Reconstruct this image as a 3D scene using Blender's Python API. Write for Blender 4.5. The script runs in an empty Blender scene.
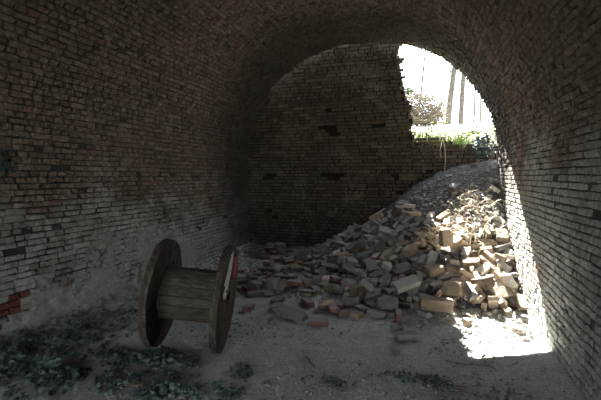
import bpy, bmesh, math, random
from mathutils import Vector, noise, Matrix, Quaternion
PI = math.pi
sc = bpy.context.scene
C = sc.collection
RND = random.Random(7)
def interp(x, pts):
    if x <= pts[0][0]: return pts[0][1]
    for (a, b), (c, d) in zip(pts, pts[1:]):
        if x <= c: return b + (d - b) * (x - a) / (c - a)
    return pts[-1][1]

BACK = [(-3.9, .10), (-2.9, .06), (-2.0, .16), (-1.57, .38), (-1.16, .68), (-.57, 1.10), (-.2, 1.38), (.17, 1.56), (.52, 1.69), (.84, 1.74), (1.3, 1.76)]
TOE = [(-3.9, 7.2), (-2.0, 6.5), (-1.4, 6.0), (-.8, 5.65), (-.35, 5.3), (.3, 5.05), (.7, 5.15), (1.3, 5.4)]

def mound_height(x, y):
    t = (y - interp(x, TOE)) / (8.0 - interp(x, TOE))
    if t <= 0: return 0.0
    t = min(t, 1.12)
    h = interp(x, BACK) * t ** 1.08
    h += .035 * noise.noise(Vector((x * 2.3, y * 2.3, 1.7))) * min(1, t * 4)
    return max(0.0, h)

def ground_height(x, y):
    n = .018 * noise.noise(Vector((x * 1.1, y * 1.1, .3))) + .010 * noise.noise(Vector((x * 4, y * 4, 5.3)))
    side = max(0.0, 1 - (x + 3.88) / .55)
    return n + .10 * side * side

def brick_bm(L, W, H, seed, chips=2, rough=.004):
    """a worn brick: bevelled, knocked corners, uneven faces"""
    rnd = random.Random(seed)
    bm = bmesh.new()
    bmesh.ops.create_cube(bm, size=1)
    for v in bm.verts: v.co = Vector((v.co.x * L, v.co.y * W, v.co.z * H))
    for _ in range(chips):
        c = Vector((rnd.choice((-1, 1)) * L / 2, rnd.choice((-1, 1)) * W / 2, rnd.choice((-1, 1)) * H / 2))
        n = Vector((c.x / L * rnd.uniform(.6, 1.6), c.y / W * rnd.uniform(.6, 1.6), c.z / H * rnd.uniform(.6, 1.6))).normalized()
        bmesh.ops.bisect_plane(bm, geom=bm.verts[:] + bm.edges[:] + bm.faces[:], plane_co=c - n * rnd.uniform(.014, .034), plane_no=n, clear_outer=True)
        bmesh.ops.holes_fill(bm, edges=[e for e in bm.edges if e.is_boundary])
    bmesh.ops.triangulate(bm, faces=[f for f in bm.faces if len(f.verts) > 4])
    bmesh.ops.bevel(bm, geom=bm.edges[:], offset=.004, segments=1, affect='EDGES', clamp_overlap=True)
    bmesh.ops.triangulate(bm, faces=bm.faces[:])
    bmesh.ops.subdivide_edges(bm, edges=[e for e in bm.edges if e.calc_length() > .06], cuts=2, use_grid_fill=True)
    bm.normal_update()
    o = Vector((seed * 3.1, seed, 0))
    for v in bm.verts: v.co += v.normal * rough * noise.noise(v.co * 28 + o)
    return bm

KINDS = {   # name: (L, W, H, seed, chips)
 'full_a': (.22, .105, .062, 1, 1), 'full_b': (.225, .108, .064, 2, 3), 'full_c': (.215, .102, .06, 3, 2),
 'most_a': (.17, .105, .062, 4, 3), 'most_b': (.155, .10, .062, 5, 2),
 'half_a': (.12, .105, .062, 6, 3), 'half_b': (.11, .10, .06, 7, 2), 'half_c': (.095, .09, .06, 8, 4),
 'shard': (.12, .08, .04, 9, 5), 'double': (.24, .13, .145, 10, 3), 'lump': (.21, .16, .12, 11, 6), 'wide': (.36, .14, .13, 13, 6), 'stone': (.17, .15, .08, 14, 8), 'long': (.29, .15, .075, 12, 2),
}

SKY, SUN, EXPO = 4.2, 42.0, 1.15
SUNDIR = (.229, -1.0, -.975)
PAINT_W = [(-.27, .07), (-.18, .05), (-.10, .10), (-.06, .18), (.02, .26), (.06, .36), (.05, .43), (-.03, .42), (-.13, .36), (-.20, .27), (-.30, .20), (-.22, .16), (-.31, .12)]
PAINT_R = [(.19, .13), (.31, .13), (.30, .31), (.20, .35)]
BRICKS = [
 ('double', 'tan', (0.219, 5.901, 0.747), (0.733, -0.128, 0.651, 0.153), 'biggest upright masonry block in the heap, half sunlit, several joined bricks', 'masonry_block', 'block', 'joined masonry blocks'),
 ('long', 'pale', (-0.249, 4.93, 0.305), (0.938, 0.246, -0.129, 0.205), 'long pale brick leaning on the front of the heap at its centre', 'loose_brick', 'brick', 'loose bricks of the rubble heap'),
 ('wide', 'tan', (0.085, 4.779, 0.137), (0.997, 0.023, 0.027, 0.074), 'widest block at the toe of the heap, mortared bricks still joined', 'masonry_block', 'block', 'joined masonry blocks'),
 ('most_a', 'pale', (1.042, 7.586, 1.519), (0.912, 0.099, 0.149, 0.369), 'upper of two pale bricks high on the heap against the right wall', 'loose_brick', 'brick', 'loose bricks of the rubble heap'),
 ('most_b', 'pale', (1.028, 7.378, 1.386), (0.951, 0.081, 0.298, 0.018), 'lower of two pale bricks high on the heap against the right wall', 'loose_brick', 'brick', 'loose bricks of the rubble heap'),
 ('stone', 'grey', (0.391, 7.484, 1.412), (0.887, 0.22, -0.18, 0.363), 'lone pale grey stone on the bare dark earth bank', 'stone', 'stone', None),
 ('shard', 'grey', (0.763, 8.107, 1.809), (0.998, 0.024, 0.026, 0.049), 'flat grey slab at the crest of the earth bank under the low wall', 'loose_brick', 'brick', 'loose bricks of the rubble heap'),
 ('full_b', 'pale', (0.918, 5.275, 0.353), (0.85, -0.075, 0.369, 0.37), 'long bright sunlit brick leaning up against the right wall', 'loose_brick', 'brick', 'loose bricks of the rubble heap'),
 ('full_a', 'grey', (-0.194, 4.006, 0.023), (0.969, -0.005, 0.019, 0.247), 'dusty grey brick alone in the foreground, further of two before the heap', 'loose_brick', 'brick', 'loose bricks of the rubble heap'),
 ('shard', 'grey', (-0.283, 3.675, 0.018), (0.9, 0.014, 0.007, 0.435), 'dusty grey fragment alone in the foreground, nearer of two before the heap', 'loose_brick', 'brick', 'bricks scattered flat over the dusty floor'),
 ('full_c', 'pale', (-0.357, 7.271, 1.079), (0.996, 0.047, 0.052, 0.047), 'pale flat brick on top of the left shoulder of the heap', 'loose_brick', 'brick', 'loose bricks of the rubble heap'),
 ('full_b', 'tan', (-0.25, 6.776, 0.99), (0.989, 0.056, -0.043, 0.127), 'tan brick right under the pale one on the left shoulder', 'loose_brick', 'brick', 'loose bricks of the rubble heap'),
 ('half_a', 'pale', (-0.554, 5.569, 0.371), (0.937, 0.201, 0.273, 0.08), 'square pale brick end facing out of the shaded heap front', 'loose_brick', 'brick', 'loose bricks of the rubble heap'),
 ('full_b', 'pale', (-0.764, 5.15, 0.164), (0.922, 0.208, 0.09, -0.313), 'pale whole brick tilted at the left foot of the heap', 'loose_brick', 'brick', 'loose bricks of the rubble heap'),
 ('half_b', 'pale', (-0.982, 5.061, 0.047), (0.892, 0.024, 0.177, 0.414), 'small whitish brick piece on the dust left of the heap foot', 'loose_brick', 'brick', 'bricks scattered flat over the dusty floor'),
 ('full_a', 'dull red', (-1.098, 4.709, 0.022), (0.999, 0.01, 0.0, 0.05), 'red brick lying flat in the dust before the left foot of the heap', 'loose_brick', 'brick', 'bricks scattered flat over the dusty floor'),
 ('full_c', 'dull red', (-1.131, 4.092, 0.026), (0.995, 0.015, 0.001, 0.1), 'nearest red brick of the scatter, lying flat and dusty', 'loose_brick', 'brick', 'bricks scattered flat over the dusty floor'),
 ('wide', 'grey', (-1.465, 4.196, 0.02), (0.986, 0.055, 0.032, -0.151), 'big dusty slab of joined bricks half sunk in the floor', 'masonry_block', 'block', 'joined masonry blocks'),
 ('full_b', 'grey', (-0.555, 4.533, 0.03), (0.999, 0.011, 0.014, -0.05), 'grey brick flat in the dust in front of the heap centre', 'loose_brick', 'brick', 'bricks scattered flat over the dusty floor'),
 ('most_a', 'dark brown', (-0.912, 4.467, 0.025), (0.989, 0.013, 0.012, 0.149), 'dark brick flat in the dust right of the nearest red brick', 'loose_brick', 'brick', 'bricks scattered flat over the dusty floor'),
 ('half_c', 'tan', (0.4, 4.562, 0.037), (0.951, 0.018, 0.11, 0.289), 'small tan piece at the shaded edge of the sunlit floor', 'loose_brick', 'brick', 'loose bricks of the rubble heap'),
 ('full_c', 'tan', (0.888, 5.758, 0.54), (0.818, 0.087, 0.179, 0.539), 'tan sunlit brick high in the bright bricks near the right wall', 'loose_brick', 'brick', 'loose bricks of the rubble heap'),
 ('most_a', 'grey', (-1.073, 5.726, 0.359), (0.956, 0.163, 0.183, 0.163), 'grey brick tilted on the low left end of the heap', 'loose_brick', 'brick', 'loose bricks of the rubble heap'),
 ('full_b', 'grey', (-0.698, 6.6, 0.718), (0.886, 0.395, 0.217, 0.113), 'stout grey brick leaning on the upper left heap', 'loose_brick', 'brick', 'loose bricks of the rubble heap'),
 ('most_b', 'dull red', (-2.366, 5.451, 0.019), (0.969, 0.019, 0.026, 0.247), 'dull red brick in the dust just right of the drum flange', 'loose_brick', 'brick', 'bricks scattered flat over the dusty floor'),
 ('full_a', 'grey', (-2.076, 6.37, 0.042), (0.994, 0.022, 0.027, 0.099), 'grey brick flat on the far floor scatter left of the heap', 'loose_brick', 'brick', 'bricks scattered flat over the dusty floor'),
 ('half_a', 'pale', (0.876, 4.485, 0.035), (0.978, 0.039, 0.059, 0.196), 'small bright half brick alone on the sunlit floor', 'loose_brick', 'brick', 'loose bricks of the rubble heap'),
 ('half_c', 'tan', (0.862, 5.02, 0.045), (0.969, 0.136, 0.078, 0.189), 'tan bat on the sunlit floor under the bright leaning brick', 'loose_brick', 'brick', 'loose bricks of the rubble heap'),
 ('lump', 'tan', (0.286, 5.124, 0.231), (0.127, -0.167, -0.478, 0.853), 'tan masonry lump on its edge right above the wide toe block', 'masonry_block', 'block', 'joined masonry blocks'),
 ('double', 'grey', (-0.461, 4.723, 0.098), (0.209, 0.966, 0.151, 0.027), 'grey double block tilted right above the flat grey brick', 'masonry_block', 'block', 'joined masonry blocks'),
 ('long', 'tan', (0.815, 5.265, 0.182), (0.098, 0.321, -0.886, -0.321), 'tan long brick tilted left below the bright brick at the wall', 'loose_brick', 'brick', 'loose bricks of the rubble heap'),
 ('lump', 'tan', (0.063, 5.458, 0.371), (0.234, 0.072, 0.111, -0.963), 'tan masonry lump lying flat right above the long pale leaning brick', 'masonry_block', 'block', 'joined masonry blocks'),
 ('double', 'tan', (0.636, 5.266, 0.3), (0.212, -0.453, -0.609, 0.616), 'tan double block on its edge left of the bright brick at the wall', 'masonry_block', 'block', 'joined masonry blocks'),
 ('lump', 'tan', (0.99, 6.365, 0.736), (0.196, -0.695, 0.644, 0.252), 'tan masonry lump tilted above the high sunlit tan brick', 'masonry_block', 'block', 'joined masonry blocks'),
 ('lump', 'tan', (-0.864, 4.98, 0.111), (0.196, -0.679, 0.207, 0.677), 'tan masonry lump standing on end just right of the whitish piece', 'masonry_block', 'block', 'joined masonry blocks'),
 ('double', 'dark brown', (-0.358, 5.701, 0.303), (0.327, -0.068, 0.457, -0.825), 'dark brown double block tilted right of the square pale brick end', 'masonry_block', 'block', 'joined masonry blocks'),
 ('full_b', 'grey', (0.471, 5.12, 0.222), (0.572, 0.584, -0.163, -0.552), 'grey whole brick on its edge well above the small piece at the shadow edge', 'loose_brick', 'brick', 'loose bricks of the rubble heap'),
 ('full_c', 'tan', (1.051, 5.27, 0.102), (0.136, -0.695, 0.671, 0.22), 'tan whole brick tilted right below the bright brick at the wall', 'loose_brick', 'brick', 'loose bricks of the rubble heap'),
 ('lump', 'tan', (-0.275, 6.016, 0.506), (0.22, -0.503, 0.835, -0.039), 'tan masonry lump tilted right above the square pale brick end', 'masonry_block', 'block', 'joined masonry blocks'),
 ('full_a', 'grey', (-0.92, 4.82, 0.051), (0.693, -0.699, -0.119, 0.127), 'grey whole brick on its edge just right below the whitish piece', 'loose_brick', 'brick', 'bricks scattered flat over the dusty floor'),
 ('lump', 'grey', (-2.079, 5.126, 0.086), (0.512, -0.509, -0.493, 0.486), 'grey masonry lump on its edge just right below the red brick by the drum', 'masonry_block', 'block', 'joined masonry blocks'),
 ('lump', 'tan', (0.359, 6.038, 0.628), (0.622, 0.359, 0.696, 0.027), 'tan masonry lump standing on end just right below the big upright block', 'masonry_block', 'block', 'joined masonry blocks'),
 ('full_c', 'tan', (0.533, 5.744, 0.457), (0.265, -0.963, -0.045, -0.021), 'tan whole brick tilted left of the high sunlit tan brick', 'loose_brick', 'brick', 'loose bricks of the rubble heap'),
 ('long', 'dark brown', (-1.482, 5.955, 0.192), (0.036, 0.294, -0.882, 0.367), 'dark brown long brick tilted left of the tilted low-end brick', 'loose_brick', 'brick', 'loose bricks of the rubble heap'),
 ('lump', 'dark brown', (-0.777, 5.733, 0.285), (0.145, -0.558, -0.767, -0.283), 'dark brown masonry lump tilted left of the square pale brick end', 'masonry_block', 'block', 'joined masonry blocks'),
 ('lump', 'dark brown', (-1.213, 6.578, 0.401), (0.097, -0.869, -0.381, -0.299), 'dark brown masonry lump tilted above the tilted low-end brick', 'masonry_block', 'block', 'joined masonry blocks'),
 ('full_a', 'dark brown', (-0.662, 4.964, 0.089), (0.114, -0.961, 0.098, -0.234), 'dark brown whole brick tilted just right below the pale tilted foot brick', 'loose_brick', 'brick', 'bricks scattered flat over the dusty floor'),
 ('full_b', 'grey', (-0.544, 5.438, 0.178), (0.523, 0.325, 0.405, -0.676), 'grey whole brick standing on end below the square pale brick end', 'loose_brick', 'brick', 'loose bricks of the rubble heap'),
 ('full_a', 'tan', (0.717, 5.049, 0.137), (0.646, -0.185, -0.274, -0.688), 'tan whole brick tilted left below the bright brick at the wall', 'loose_brick', 'brick', 'loose bricks of the rubble heap'),
 ('full_b', 'pale', (0.043, 5.797, 0.451), (0.535, 0.313, 0.336, -0.71), 'pale whole brick standing on end left below the big upright block', 'loose_brick', 'brick', 'loose bricks of the rubble heap'),
 ('full_a', 'grey', (0.203, 5.415, 0.3), (0.928, -0.305, -0.206, 0.049), 'grey whole brick tilted above the wide toe block', 'loose_brick', 'brick', 'loose bricks of the rubble heap'),
 ('lump', 'dark brown', (-0.554, 7.38, 0.965), (0.453, 0.34, 0.797, -0.209), 'dark brown masonry lump standing on end just left below the pale top brick', 'masonry_block', 'block', 'joined masonry blocks'),
 ('most_b', 'tan', (-0.775, 4.439, 0.03), (0.967, 0.001, 0.006, -0.253), 'tan chipped brick lying flat left of the flat grey brick', 'loose_brick', 'brick', 'bricks scattered flat over the dusty floor'),
 ('full_c', 'tan', (0.806, 6.254, 0.643), (0.054, -0.039, 0.305, -0.95), 'tan whole brick tilted left above the high sunlit tan brick', 'loose_brick', 'brick', 'loose bricks of the rubble heap'),
 ('full_a', 'pale', (0.259, 5.992, 0.53), (0.383, 0.888, -0.213, -0.139), 'pale whole brick tilted below the big upright block', 'loose_brick', 'brick', 'loose bricks of the rubble heap'),
 ('full_b', 'dull red', (-1.419, 4.683, 0.033), (0.896, -0.012, 0.005, -0.444), 'dull red whole brick lying flat right above the half sunk slab', 'loose_brick', 'brick', 'bricks scattered flat over the dusty floor'),
 ('most_a', 'pale', (0.666, 5.706, 0.359), (0.391, 0.065, 0.239, -0.886), 'pale chipped brick tilted left below the high sunlit tan brick', 'loose_brick', 'brick', 'loose bricks of the rubble heap'),
 ('full_c', 'grey', (-2.195, 4.835, 0.03), (0.374, 0.003, -0.001, -0.928), 'grey whole brick lying flat left below the red brick by the drum', 'loose_brick', 'brick', 'bricks scattered flat over the dusty floor'),
 ('most_b', 'grey', (-0.037, 4.713, 0.032), (0.395, -0.009, 0.0, 0.919), 'grey chipped brick lying flat left below the wide toe block', 'loose_brick', 'brick', 'loose bricks of the rubble heap'),
 ('full_c', 'tan', (0.453, 5.48, 0.341), (0.948, -0.15, 0.276, 0.053), 'tan whole brick tilted well left below the high sunlit tan brick', 'loose_brick', 'brick', 'loose bricks of the rubble heap'),
 ('full_b', 'dark brown', (-0.338, 5.051, 0.11), (0.325, -0.412, 0.322, -0.788), 'dark brown whole brick tilted left below the long pale leaning brick', 'loose_brick', 'brick', 'loose bricks of the rubble heap'),
 ('most_b', 'tan', (-1.164, 4.58, 0.096), (0.965, -0.041, -0.063, 0.253), 'tan chipped brick lying flat just left of the flat red brick', 'loose_brick', 'brick', 'bricks scattered flat over the dusty floor'),
 ('most_a', 'dull red', (-2.037, 4.274, 0.035), (0.692, -0.025, 0.003, 0.722), 'dull red chipped brick lying flat well left below the red brick by the drum', 'loose_brick', 'brick', 'bricks scattered flat over the dusty floor'),
 ('full_c', 'grey', (-0.086, 5.784, 0.429), (0.007, 0.788, 0.562, 0.251), 'grey whole brick tilted right above the long pale leaning brick', 'loose_brick', 'brick', 'loose bricks of the rubble heap'),
 ('full_a', 'dark brown', (-0.713, 5.589, 0.212), (0.041, 0.278, 0.337, -0.899), 'dark brown whole brick tilted left below the square pale brick end', 'loose_brick', 'brick', 'loose bricks of the rubble heap'),
 ('full_b', 'dull red', (-1.785, 5.236, 0.108), (0.989, 0.002, -0.019, -0.147), 'dull red whole brick lying flat left below the far flat brick', 'loose_brick', 'brick', 'bricks scattered flat over the dusty floor'),
 ('full_a', 'grey', (0.983, 6.191, 0.605), (0.143, -0.242, 0.957, -0.069), 'grey whole brick lying flat just above the high sunlit tan brick', 'loose_brick', 'brick', 'loose bricks of the rubble heap'),
 ('full_a', 'tan', (-1.259, 5.292, 0.066), (0.042, -0.068, -0.711, 0.698), 'tan whole brick on its edge left above the whitish piece', 'loose_brick', 'brick', 'bricks scattered flat over the dusty floor'),
 ('full_c', 'dull red', (-0.313, 4.495, 0.05), (0.532, -0.53, 0.475, -0.458), 'dull red whole brick on its edge right of the flat grey brick', 'loose_brick', 'brick', 'bricks scattered flat over the dusty floor'),
 ('full_a', 'tan', (0.2, 6.838, 0.952), (0.197, -0.331, 0.903, 0.189), 'tan whole brick tilted above the big upright block', 'loose_brick', 'brick', 'loose bricks of the rubble heap'),
 ('full_c', 'tan', (-0.612, 6.086, 0.423), (0.464, 0.249, 0.027, -0.849), 'tan whole brick tilted just above the square pale brick end', 'loose_brick', 'brick', 'loose bricks of the rubble heap'),
 ('full_b', 'tan', (0.547, 5.149, 0.129), (0.807, 0.215, -0.347, -0.427), 'tan whole brick tilted right above the small piece at the shadow edge', 'loose_brick', 'brick', 'loose bricks of the rubble heap'),
 ('full_c', 'grey', (-1.813, 4.65, 0.03), (0.646, -0.006, -0.002, -0.763), 'grey whole brick lying flat left above the half sunk slab', 'loose_brick', 'brick', 'bricks scattered flat over the dusty floor'),
 ('lump', 'grey', (-1.09, 5.811, 0.26), (0.151, -0.188, -0.967, 0.076), 'grey masonry lump lying flat just below the tilted low-end brick', 'masonry_block', 'block', 'joined masonry blocks'),
 ('full_b', 'grey', (0.104, 5.26, 0.236), (0.59, 0.092, -0.381, -0.706), 'grey whole brick tilted well right of the long pale leaning brick', 'loose_brick', 'brick', 'loose bricks of the rubble heap'),
 ('full_a', 'tan', (0.898, 5.573, 0.316), (0.396, 0.182, -0.217, 0.873), 'tan whole brick tilted just left above the bright brick at the wall', 'loose_brick', 'brick', 'loose bricks of the rubble heap'),
 ('full_a', 'tan', (0.801, 6.402, 0.769), (0.586, -0.292, -0.66, 0.37), 'tan whole brick on its edge left above the high sunlit tan brick', 'loose_brick', 'brick', 'loose bricks of the rubble heap'),
 ('full_c', 'dull red', (-1.55, 5.092, 0.034), (0.017, 0.066, 0.997, -0.024), 'dull red whole brick lying flat below the far flat brick', 'loose_brick', 'brick', 'bricks scattered flat over the dusty floor'),
 ('full_b', 'grey', (-2.271, 5.007, 0.106), (0.312, -0.002, 0.003, 0.95), 'grey whole brick lying flat just left below the red brick by the drum', 'loose_brick', 'brick', 'bricks scattered flat over the dusty floor'),
 ('double', 'tan', (-0.97, 7.655, 0.821), (0.717, -0.647, -0.208, -0.154), 'tan double block on its edge left above the stout upper brick', 'masonry_block', 'block', 'joined masonry blocks'),
 ('most_b', 'pale', (0.484, 5.906, 0.548), (0.213, -0.803, -0.533, -0.16), 'pale chipped brick tilted right below the big upright block', 'loose_brick', 'brick', 'loose bricks of the rubble heap'),
 ('most_a', 'grey', (-0.744, 4.647, 0.03), (0.004, -0.332, -0.943, 0.006), 'grey chipped brick lying flat left of the flat grey brick', 'loose_brick', 'brick', 'bricks scattered flat over the dusty floor'),
 ('full_b', 'dark brown', (0.44, 6.48, 0.786), (0.238, -0.904, 0.341, 0.098), 'dark brown whole brick tilted right above the big upright block', 'loose_brick', 'brick', 'loose bricks of the rubble heap'),
 ('full_b', 'grey', (-0.996, 5.248, 0.168), (0.945, 0.002, 0.025, -0.327), 'grey whole brick lying flat just above the whitish piece', 'loose_brick', 'brick', 'loose bricks of the rubble heap'),
 ('full_a', 'tan', (0.58, 5.216, 0.188), (0.218, -0.356, -0.224, -0.881), 'tan whole brick standing on end well left of the bright brick at the wall', 'loose_brick', 'brick', 'loose bricks of the rubble heap'),
 ('half_a', 'grey', (-1.164, 5.202, 0.067), (0.7, 0.684, 0.142, 0.148), 'grey half brick on its edge just left above the whitish piece', 'loose_brick', 'brick', 'bricks scattered flat over the dusty floor'),
 ('most_b', 'dull red', (-1.068, 4.548, 0.03), (0.864, 0.012, -0.006, -0.504), 'dull red chipped brick lying flat just left below the flat red brick', 'loose_brick', 'brick', 'bricks scattered flat over the dusty floor'),
 ('full_a', 'grey', (-0.988, 6.141, 0.352), (0.966, 0.076, -0.232, 0.082), 'grey whole brick tilted just right above the tilted low-end brick', 'loose_brick', 'brick', 'loose bricks of the rubble heap'),
 ('double', 'grey', (-0.246, 5.164, 0.206), (0.939, -0.052, 0.087, -0.328), 'grey double block lying flat just right below the long pale leaning brick', 'masonry_block', 'block', 'joined masonry blocks'),
 ('most_b', 'grey', (0.303, 5.721, 0.438), (0.258, -0.076, -0.146, -0.952), 'grey chipped brick lying flat below the big upright block', 'loose_brick', 'brick', 'loose bricks of the rubble heap'),
 ('most_a', 'tan', (0.775, 5.97, 0.495), (0.172, 0.392, 0.479, 0.766), 'tan chipped brick on its edge just left of the high sunlit tan brick', 'loose_brick', 'brick', 'loose bricks of the rubble heap'),
 ('full_a', 'dull red', (-1.277, 5.606, 0.116), (0.398, 0.002, 0.004, 0.917), 'dull red whole brick lying flat left above the whitish piece', 'loose_brick', 'brick', 'bricks scattered flat over the dusty floor'),
 ('most_b', 'grey', (0.918, 5.756, 0.389), (0.377, 0.767, 0.08, -0.513), 'grey chipped brick standing on end just below the high sunlit tan brick', 'loose_brick', 'brick', 'loose bricks of the rubble heap'),
 ('full_b', 'tan', (0.68, 5.942, 0.476), (0.143, -0.432, -0.871, -0.186), 'tan whole brick tilted well left above the bright brick at the wall', 'loose_brick', 'brick', 'loose bricks of the rubble heap'),
 ('full_c', 'tan', (1.008, 5.377, 0.09), (0.06, -0.516, 0.819, 0.245), 'tan whole brick tilted below the bright brick at the wall', 'loose_brick', 'brick', 'loose bricks of the rubble heap'),
 ('full_c', 'tan', (0.069, 6.177, 0.576), (0.396, 0.802, -0.327, -0.305), 'tan whole brick on its edge left below the big upright block', 'loose_brick', 'brick', 'loose bricks of the rubble heap'),
 ('full_a', 'grey', (0.692, 6.345, 0.739), (0.33, 0.472, -0.332, -0.747), 'grey whole brick on its edge well right of the big upright block', 'loose_brick', 'brick', 'loose bricks of the rubble heap'),
 ('full_b', 'tan', (-1.351, 6.318, 0.324), (0.93, 0.019, -0.085, 0.356), 'tan whole brick lying flat just left above the tilted low-end brick', 'loose_brick', 'brick', 'loose bricks of the rubble heap'),
 ('shard', 'grey', (-0.312, 4.199, 0.018), (0.262, 0.016, -0.003, 0.965), 'grey brick shard lying flat left above the two lone foreground bricks', 'loose_brick', 'brick', 'bricks scattered flat over the dusty floor'),
 ('most_b', 'tan', (0.643, 6.103, 0.597), (0.098, -0.139, 0.915, -0.367), 'tan chipped brick tilted left above the high sunlit tan brick', 'loose_brick', 'brick', 'loose bricks of the rubble heap'),
 ('most_a', 'tan', (0.254, 6.66, 0.871), (0.748, 0.117, -0.233, 0.611), 'tan chipped brick tilted above the big upright block', 'loose_brick', 'brick', 'loose bricks of the rubble heap'),
 ('full_a', 'grey', (-2.498, 5.984, 0.053), (0.035, -0.016, 0.71, -0.703), 'grey whole brick on its edge just right above the red brick by the drum', 'loose_brick', 'brick', 'bricks scattered flat over the dusty floor'),
 ('most_a', 'tan', (0.749, 6.078, 0.563), (0.155, 0.143, -0.453, -0.866), 'tan chipped brick on its edge left above the high sunlit tan brick', 'loose_brick', 'brick', 'loose bricks of the rubble heap'),
 ('most_a', 'pale', (1.011, 6.677, 0.92), (0.277, -0.89, 0.338, 0.132), 'pale chipped brick tilted well above the high sunlit tan brick', 'loose_brick', 'brick', 'loose bricks of the rubble heap'),
 ('most_a', 'dark brown', (-1.53, 5.798, 0.145), (0.697, 0.366, 0.268, -0.555), 'dark brown chipped brick standing on end right of the far flat brick', 'loose_brick', 'brick', 'loose bricks of the rubble heap'),
 ('lump', 'dark brown', (-2.991, 7.815, 0.13), (0.405, -0.011, 0.076, -0.911), 'dark brown masonry lump lying flat well left above the far flat brick', 'masonry_block', 'block', 'joined masonry blocks'),
 ('most_b', 'dark brown', (-0.644, 4.842, 0.031), (0.422, 0.014, 0.004, -0.906), 'dark brown chipped brick lying flat just left above the flat grey brick', 'loose_brick', 'brick', 'bricks scattered flat over the dusty floor'),
 ('most_a', 'pale', (-1.727, 4.397, 0.037), (0.689, 0.004, -0.014, -0.725), 'pale chipped brick lying flat left above the half sunk slab', 'loose_brick', 'brick', 'bricks scattered flat over the dusty floor'),
 ('most_a', 'tan', (0.288, 5.557, 0.347), (0.1, -0.957, -0.231, 0.143), 'tan chipped brick lying flat well below the big upright block', 'loose_brick', 'brick', 'loose bricks of the rubble heap'),
 ('half_c', 'tan', (0.832, 5.116, 0.116), (0.151, 0.664, -0.571, -0.459), 'tan half brick tilted below the bright brick at the wall', 'loose_brick', 'brick', 'loose bricks of the rubble heap'),
 ('half_c', 'dark brown', (-0.227, 4.542, 0.031), (0.07, -0.004, 0.006, -0.998), 'dark brown half brick lying flat above the two lone foreground bricks', 'loose_brick', 'brick', 'loose bricks of the rubble heap'),
 ('full_a', 'dark brown', (-1.545, 5.492, 0.113), (0.665, -0.0, -0.013, 0.747), 'dark brown whole brick lying flat right below the far flat brick', 'loose_brick', 'brick', 'bricks scattered flat over the dusty floor'),
 ('full_c', 'grey', (-0.94, 5.627, 0.235), (0.014, 0.088, 0.301, 0.949), 'grey whole brick tilted just right below the tilted low-end brick', 'loose_brick', 'brick', 'loose bricks of the rubble heap'),
 ('half_b', 'dark brown', (-0.267, 4.975, 0.03), (0.999, 0.012, -0.009, 0.038), 'dark brown half brick lying flat below the long pale leaning brick', 'loose_brick', 'brick', 'loose bricks of the rubble heap'),
 ('full_c', 'tan', (-0.399, 6.408, 0.53), (0.232, -0.956, -0.143, -0.11), 'tan whole brick tilted right below the stout upper brick', 'loose_brick', 'brick', 'loose bricks of the rubble heap'),
 ('full_b', 'dark brown', (-0.933, 6.998, 0.657), (0.43, 0.299, 0.033, -0.851), 'dark brown whole brick tilted just left of the stout upper brick', 'loose_brick', 'brick', 'loose bricks of the rubble heap'),
 ('half_a', 'tan', (0.633, 5.119, 0.075), (0.491, -0.424, 0.578, -0.495), 'tan half brick on its edge right above the small piece at the shadow edge', 'loose_brick', 'brick', 'loose bricks of the rubble heap'),
 ('most_a', 'grey', (-1.943, 5.074, 0.031), (0.649, 0.001, 0.003, 0.76), 'grey chipped brick lying flat right below the red brick by the drum', 'loose_brick', 'brick', 'bricks scattered flat over the dusty floor'),
 ('full_b', 'grey', (0.002, 6.593, 0.785), (0.906, 0.009, 0.118, -0.407), 'grey whole brick lying flat left above the big upright block', 'loose_brick', 'brick', 'loose bricks of the rubble heap'),
 ('most_b', 'tan', (0.782, 5.828, 0.402), (0.295, -0.019, 0.237, -0.925), 'tan chipped brick tilted just left below the high sunlit tan brick', 'loose_brick', 'brick', 'loose bricks of the rubble heap'),
 ('long', 'grey', (-0.96, 6.734, 0.482), (0.402, -0.004, -0.06, -0.914), 'grey long brick lying flat left below the stout upper brick', 'loose_brick', 'brick', 'loose bricks of the rubble heap'),
 ('most_b', 'dark brown', (0.974, 6.581, 0.854), (0.906, 0.293, 0.114, -0.284), 'dark brown chipped brick tilted well above the high sunlit tan brick', 'loose_brick', 'brick', 'loose bricks of the rubble heap'),
 ('full_a', 'grey', (-0.228, 6.664, 0.719), (0.312, -0.858, 0.391, -0.112), 'grey whole brick tilted below the pale top brick', 'loose_brick', 'brick', 'loose bricks of the rubble heap'),
 ('full_b', 'grey', (-1.945, 6.972, 0.242), (0.248, 0.19, -0.811, -0.494), 'grey whole brick on its edge right above the far flat brick', 'loose_brick', 'brick', 'loose bricks of the rubble heap'),
 ('full_c', 'grey', (-0.233, 6.807, 0.788), (0.207, 0.203, 0.925, 0.245), 'grey whole brick tilted well right of the stout upper brick', 'loose_brick', 'brick', 'loose bricks of the rubble heap'),
 ('full_b', 'grey', (-0.714, 5.302, 0.144), (0.654, 0.347, -0.172, 0.65), 'grey whole brick tilted just right above the pale tilted foot brick', 'loose_brick', 'brick', 'loose bricks of the rubble heap'),
 ('full_c', 'dark brown', (-2.66, 5.322, 0.03), (0.341, 0.002, 0.001, -0.94), 'dark brown whole brick lying flat left of the red brick by the drum', 'loose_brick', 'brick', 'bricks scattered flat over the dusty floor'),
 ('most_b', 'tan', (0.448, 6.666, 0.898), (0.667, 0.159, -0.221, 0.694), 'tan chipped brick tilted right above the big upright block', 'loose_brick', 'brick', 'loose bricks of the rubble heap'),
 ('full_a', 'grey', (-2.019, 5.597, 0.052), (0.089, 0.085, -0.699, -0.704), 'grey whole brick on its edge left below the far flat brick', 'loose_brick', 'brick', 'bricks scattered flat over the dusty floor'),
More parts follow.
